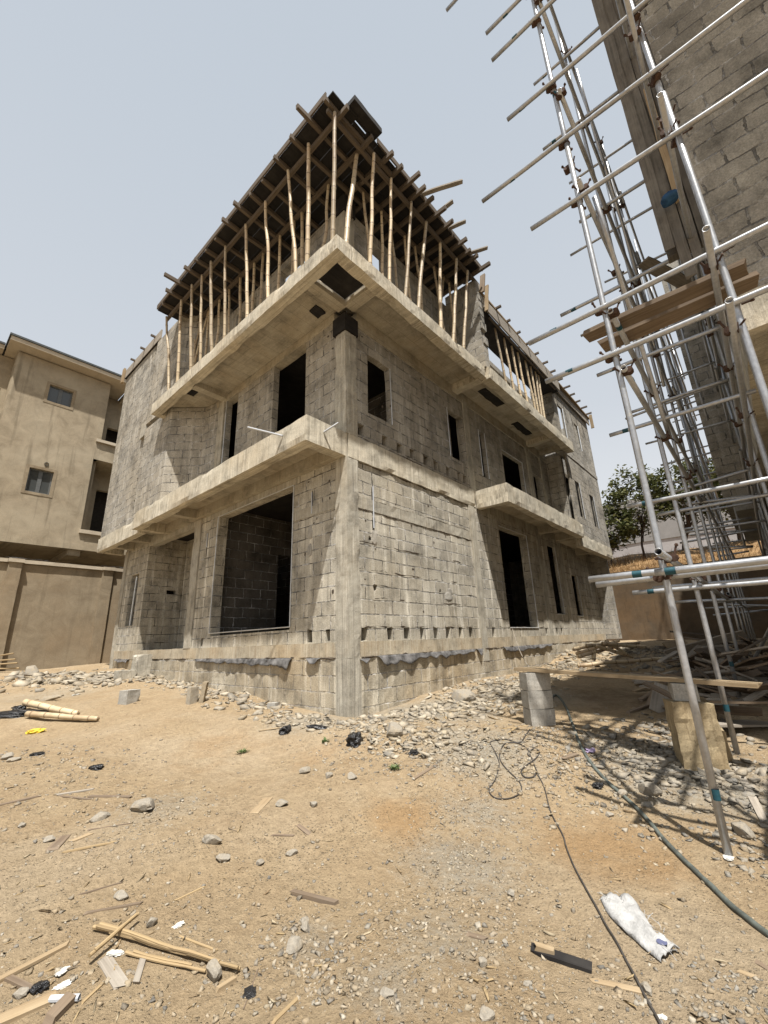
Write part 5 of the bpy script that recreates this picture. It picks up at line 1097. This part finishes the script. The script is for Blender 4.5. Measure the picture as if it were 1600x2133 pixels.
# timber and bamboo heaps in the alley
TG = 'timber heap behind the concrete stump'
for i, (p1, p2, w, l1, l2, mat, la) in enumerate((
 ((1310, 1486), (1352, 1470), 9, .02, .12, 'timber_old', 'dark short stick at the front of the timber heap'), ((1322, 1442), (1372, 1424), 8, .2, .34, 'timber', 'brown stick jutting left from the top of the heap'), ((1370, 1484), (1380, 1428), 34, .02, .36, 'timber_grey', 'wide grey board standing on end in the heap'),
 ((1352, 1472), (1366, 1430), 12, .03, .34, 'timber_old', 'narrow brown slat leaning beside the wide grey board'), ((1385, 1432), (1420, 1456), 12, .33, .15, 'timber', 'brown batten lying over the heap by the stump'), ((1322, 1420), (1400, 1400), 12, .3, .36, 'timber_grey', 'grey lath across the top of the heap'), ((1340, 1416), (1430, 1404), 16, .32, .40, 'timber_old', 'dark board across the top of the heap'), ((1335, 1460), (1362, 1440), 10, .1, .25, 'timber_old', 'thin dark slat low in the heap'),
 ((1396, 1366), (1452, 1398), 38, .3, .02, 'timber', 'tan fan shaped board sheet leaning behind the heap'), ((1440, 1392), (1494, 1340), 44, .02, .6, 'timber_grey', 'large grey sheet propped up behind the scaffold legs'), ((1330, 1336), (1412, 1342), 6, .12, .1, 'timber_old', 'long dark pole at the foot of the retaining wall'), ((1500, 1400), (1600, 1440), 9, .25, .15, 'timber_grey', 'long grey lath slanting out at the right edge'), ((1520, 1450), (1600, 1478), 14, .1, .12, 'timber_old', 'brown board at the right edge behind the scaffold'), ((1540, 1480), (1585, 1440), 16, .05, .25, 'timber_grey', 'grey board tipped up at the right edge'), ((1560, 1410), (1600, 1400), 10, .3, .35, 'timber_old', 'dark offcut high on the heap at the right edge'), ((1486, 1420), (1560, 1400), 12, .2, .32, 'timber_old', 'dark brown board under the plank end'))):
    a = gnd(*p1, l1); b = gnd(*p2, l2*.5+l1*.5) if False else gnd(p1[0]+(p2[0]-p1[0])*.6, max(p1[1], p2[1]))
    dpt = depth(gnd(*p1)); b = CAM + ray(*p2)*(dpt+.25); b[2] = max(b[2], h(b[0], b[1])+.02); a = CAM + ray(*p1)*dpt; a[2] = max(a[2], h(a[0], a[1])+.015)
    board('board' if w > 9 else 'stick', a, b, pxm(a, w), .025, mat, la, 'board' if w > 9 else 'stick', TG, tuple(np.array([-.5, -.5, .6]) if w > 20 else (0, 0, 1)))
for i in range(72):
    x = rnd.uniform(2.0, 7.5); y = rnd.uniform(-5.3, -3.7) + .08*(x-2); x, y = (x, y) if x > 2.6 or y > -4.6 else (x+1, y)
    L = rnd.uniform(.4, 1.8); a = rnd.uniform(0, PI); z = h(x, y) + abs(rnd.gauss(.16, .2)) + .03; dz = rnd.uniform(-.25, .25)*L*.6; w = rnd.choice((.05, .08, .12, .2, .3)); c, q = math.cos(a)*L/2, math.sin(a)*L/2
    p1 = (x-c, max(-5.45, y-q), max(z-dz, h(x, y)+.02)); p2 = (x+c, max(-5.45, y+q), max(z+dz, h(x, y)+.02))
    board('board', p1, p2, w, .025, rnd.choice(('timber_old', 'timber_grey', 'timber_old', 'joist')), 'weathered timber offcut jumbled in the shaded heap under the scaffold', 'board', 'jumbled offcuts under the scaffold', (rnd.gauss(0, .5), rnd.gauss(0, .5), 1))
BGp = 'bamboo heap at the foot of the unfinished house'
for i, (p1, p2, la) in enumerate((((1200, 1362), (1290, 1334), 'long bamboo pole on top of the bamboo heap'), ((1205, 1368), (1300, 1342), 'second bamboo pole of the heap, just below the top one'), ((1222, 1345), (1330, 1340), 'bamboo pole lying flat across the back of the heap'), ((1240, 1345), (1316, 1368), 'bamboo pole slanting down to the right across the heap'), ((1236, 1376), (1240, 1350), 'short upright bamboo stub at the front of the heap'), ((1262, 1336), (1310, 1366), 'thin bamboo pole slanting down beside the flat one'), ((1255, 1340), (1345, 1348), 'bamboo pole pointing toward the retaining wall'), ((1195, 1352), (1245, 1344), 'dark short pole at the left end of the heap'))):
    g1 = gnd(*p1); d1 = depth(gnd(1250, 1376)); a = CAM+ray(*p1)*(d1+.3*rnd.random()); b = CAM+ray(*p2)*(d1+.3+.8*rnd.random())
    for q in (a, b): q[2] = max(q[2], h(q[0], q[1])+.03)
    bamboo(a, b, .04, .03, la, BGp, 'bamboo_pole', 'bamboo')
p = gnd(1203, 1380, .05); q = gnd(1405, 1374, .05); bamboo(p, q, .05, .10, 'very long crooked bamboo pole lying in front of the bamboo heap', BGp, 'bamboo_pole', 'bamboo')
# weeds
for u, v, la in ((505, 1569, 'tiny green weed on the sand below the left wall'), (676, 1546, 'pale green weed beside the black bag'), (822, 1603, 'tiny weed below the rubble heap')):
    p = gnd(u, v); mb = MB()
    for _ in range(26):
        a = rnd.uniform(0, 2*PI); L = rnd.uniform(.03, .09); w = .008; b = Vector((math.cos(a), math.sin(a), 0)); s = Vector((-b.y, b.x, 0)); c = Vector((rnd.uniform(-.04, .04), rnd.uniform(-.04, .04), 0)); mb.face([c-s*w*.3, c+b*L*.5-s*w+Vector((0, 0, L*.4)), c+b*L+Vector((0, 0, L*.55)), c+b*L*.5+s*w+Vector((0, 0, L*.4))])
    o = mb.build('weed', M['weed']); o.location = tuple(map(float, p)); tag(o, la, 'plant', 'weeds in the yard')

# ------------------------------------------------------------------ grit, rubble and chips nobody could count
npr = np.random.default_rng(11)
t_ = (1+5**.5)/2
ICO = np.array([(-1, t_, 0), (1, t_, 0), (-1, -t_, 0), (1, -t_, 0), (0, -1, t_), (0, 1, t_), (0, -1, -t_), (0, 1, -t_), (t_, 0, -1), (t_, 0, 1), (-t_, 0, -1), (-t_, 0, 1)])/1.9
ICF = np.array([(0,11,5),(0,5,1),(0,1,7),(0,7,10),(0,10,11),(1,5,9),(5,11,4),(11,10,2),(10,7,6),(7,1,8),(3,9,4),(3,4,2),(3,2,6),(3,6,8),(3,8,9),(4,9,5),(2,4,11),(6,2,10),(8,6,7),(9,8,1)])
def scatter(name, mat, items, flat=(.45, .8), jit=.28):
    """items: (x, y, size, aspect)"""
    n = len(items); V = np.repeat(ICO[None], n, 0)
    for _ in range(7):
        nn = npr.normal(0, 1, (n, 1, 3)); nn /= np.linalg.norm(nn, axis=2, keepdims=True); e = np.maximum(0, (V*nn).sum(2, keepdims=True) - npr.uniform(.35, .75, (n, 1, 1))); V = V - nn*e
    V = V*1.35 + npr.normal(0, jit*.25, (n, 12, 3))
    CB = np.array([(a, b, c) for c in (-1, 1) for b in (-1, 1) for a in (-1, 1)], float)*.78; Bx = np.repeat(CB[None], n, 0) + npr.normal(0, .34, (n, 8, 3)); V = Bx; NV = 8; FC = np.array([(0,2,1),(1,2,3),(4,5,6),(5,7,6),(0,1,4),(1,5,4),(2,6,3),(3,6,7),(0,4,2),(2,4,6),(1,3,5),(3,7,5)]); it = np.array([i[:4] for i in items])
    V[:, :, 0] *= it[:, 2, None]; V[:, :, 1] *= (it[:, 2]*it[:, 3])[:, None]; V[:, :, 2] *= (it[:, 2]*npr.uniform(*flat, n))[:, None]
    tl = npr.normal(0, .25, n); c, s = np.cos(tl)[:, None], np.sin(tl)[:, None]; x, z = V[:, :, 0].copy(), V[:, :, 2].copy(); V[:, :, 0] = c*x-s*z; V[:, :, 2] = s*x+c*z
    a = npr.uniform(0, 2*PI, n); c, s = np.cos(a)[:, None], np.sin(a)[:, None]; x, y = V[:, :, 0].copy(), V[:, :, 1].copy(); V[:, :, 0] = c*x-s*y + it[:, 0, None]; V[:, :, 1] = s*x+c*y + it[:, 1, None]
    V[:, :, 2] += np.array([h(i[0], i[1]) + i[2]*.12 + (i[4] if len(i) > 4 else 0) for i in items])[:, None]
    Fc = (FC[None] + (np.arange(n)*NV)[:, None, None]).reshape(-1, 3); m = bpy.data.meshes.new(name)
    m.vertices.add(n*NV); m.vertices.foreach_set('co', V.reshape(-1)); m.loops.add(len(Fc)*3); m.loops.foreach_set('vertex_index', Fc.reshape(-1).astype(np.int32)); m.polygons.add(len(Fc)); m.polygons.foreach_set('loop_start', np.arange(0, len(Fc)*3, 3, dtype=np.int32)); m.polygons.foreach_set('loop_total', np.full(len(Fc), 3, dtype=np.int32)); m.update(calc_edges=True); m.materials.append(M[mat])
    o = bpy.data.objects.new(name, m); COL.objects.link(o); return tag(o, kind='stuff')
def around(u0, v0, u1, v1, spread, n, s0, s1, asp=(.5, 1)):
    out = []; a = gnd(u0, v0); b = gnd(u1, v1)
    for _ in range(n):
        t = npr.random(); p = a*(1-t)+b*t; x, y = p[0]+npr.normal(0, spread), p[1]+npr.normal(0, spread)
        if x > -.03 and -.02 < y < 10.6: continue
        s = s0*(s1/s0)**(npr.random()**1.6)
        if math.hypot(x-CAM[0], y-CAM[1]) < 1.3: continue
        out.append((x, y, s/2, npr.uniform(*asp)))
    return out
it = around(790, 1500, 1080, 1440, .33, 1300, .02, .16); it += around(760, 1525, 960, 1560, .25, 420, .025, .13); it += around(960, 1450, 1190, 1392, .4, 600, .03, .15); it += around(560, 1490, 730, 1515, .16, 260, .025, .12); it += around(1190, 1385, 1300, 1352, .6, 420, .05, .25)
it += around(300, 1402, 560, 1478, .3, 700, .03, .2, (.25, .9)); it += around(30, 1425, 300, 1412, .55, 700, .04, .3, (.25, .9))
scatter('rubble', 'rubble', it, (.14, .6))
it = around(1330, 1580, 1560, 1620, .38, 800, .02, .13); it += around(1340, 1540, 1420, 1500, .3, 260, .02, .12); it += around(1500, 1720, 1600, 1800, .2, 130, .02, .07); it += around(1440, 1380, 1600, 1420, .8, 300, .06, .24); it += around(1560, 2050, 1500, 2115, .12, 150, .01, .035); it += around(1330, 1372, 1420, 1366, .5, 160, .06, .22)
scatter('rubble', 'stone', it, (.2, .6))
it = around(1000, 1650, 900, 2100, .28, 2300, .005, .028); it += around(600, 1930, 720, 2070, .10, 300, .006, .04); it += around(300, 1680, 330, 1760, .25, 500, .006, .03); it += around(1030, 1560, 1330, 1600, .5, 2600, .01, .05); it += around(700, 1560, 1000, 1600, .35, 1100, .008, .045); it += around(60, 1560, 200, 1700, .45, 700, .008, .045)
for _ in range(3400):
    u = npr.uniform(-60, 1660); v = 1500 + 640*npr.random()**.75
    p = gnd(u, v) if False else onz(u, v, -1.35 + (v-1500)/640*-.12)
    if p[0] > -.1 and -.1 < p[1] < 10.6: continue
    it.append((float(p[0]), float(p[1]), (.003 + .013*npr.random()**4), npr.uniform(.5, 1)))
scatter('gravel', 'gravel', it, (.4, .8))
it = []
for _ in range(480):
    u = npr.uniform(-60, 1500)*npr.random()**.5 if npr.random() < .55 else npr.uniform(0, 1600); v = 1480 + 660*npr.random()**.8; p = onz(u, v, -1.35)
    if p[0] > -.1 and -.1 < p[1] < 10.6: continue
    it.append((float(p[0]), float(p[1]), .008+.03*npr.random()**2.5, npr.uniform(.06, .22)))
it += around(900, 1500, 1100, 1440, .4, 160, .05, .2, (.08, .3)); it += around(1030, 1570, 1250, 1600, .4, 260, .03, .10, (.1, .35))
scatter('wood_chips', 'chips', it, (.06, .16), .2)
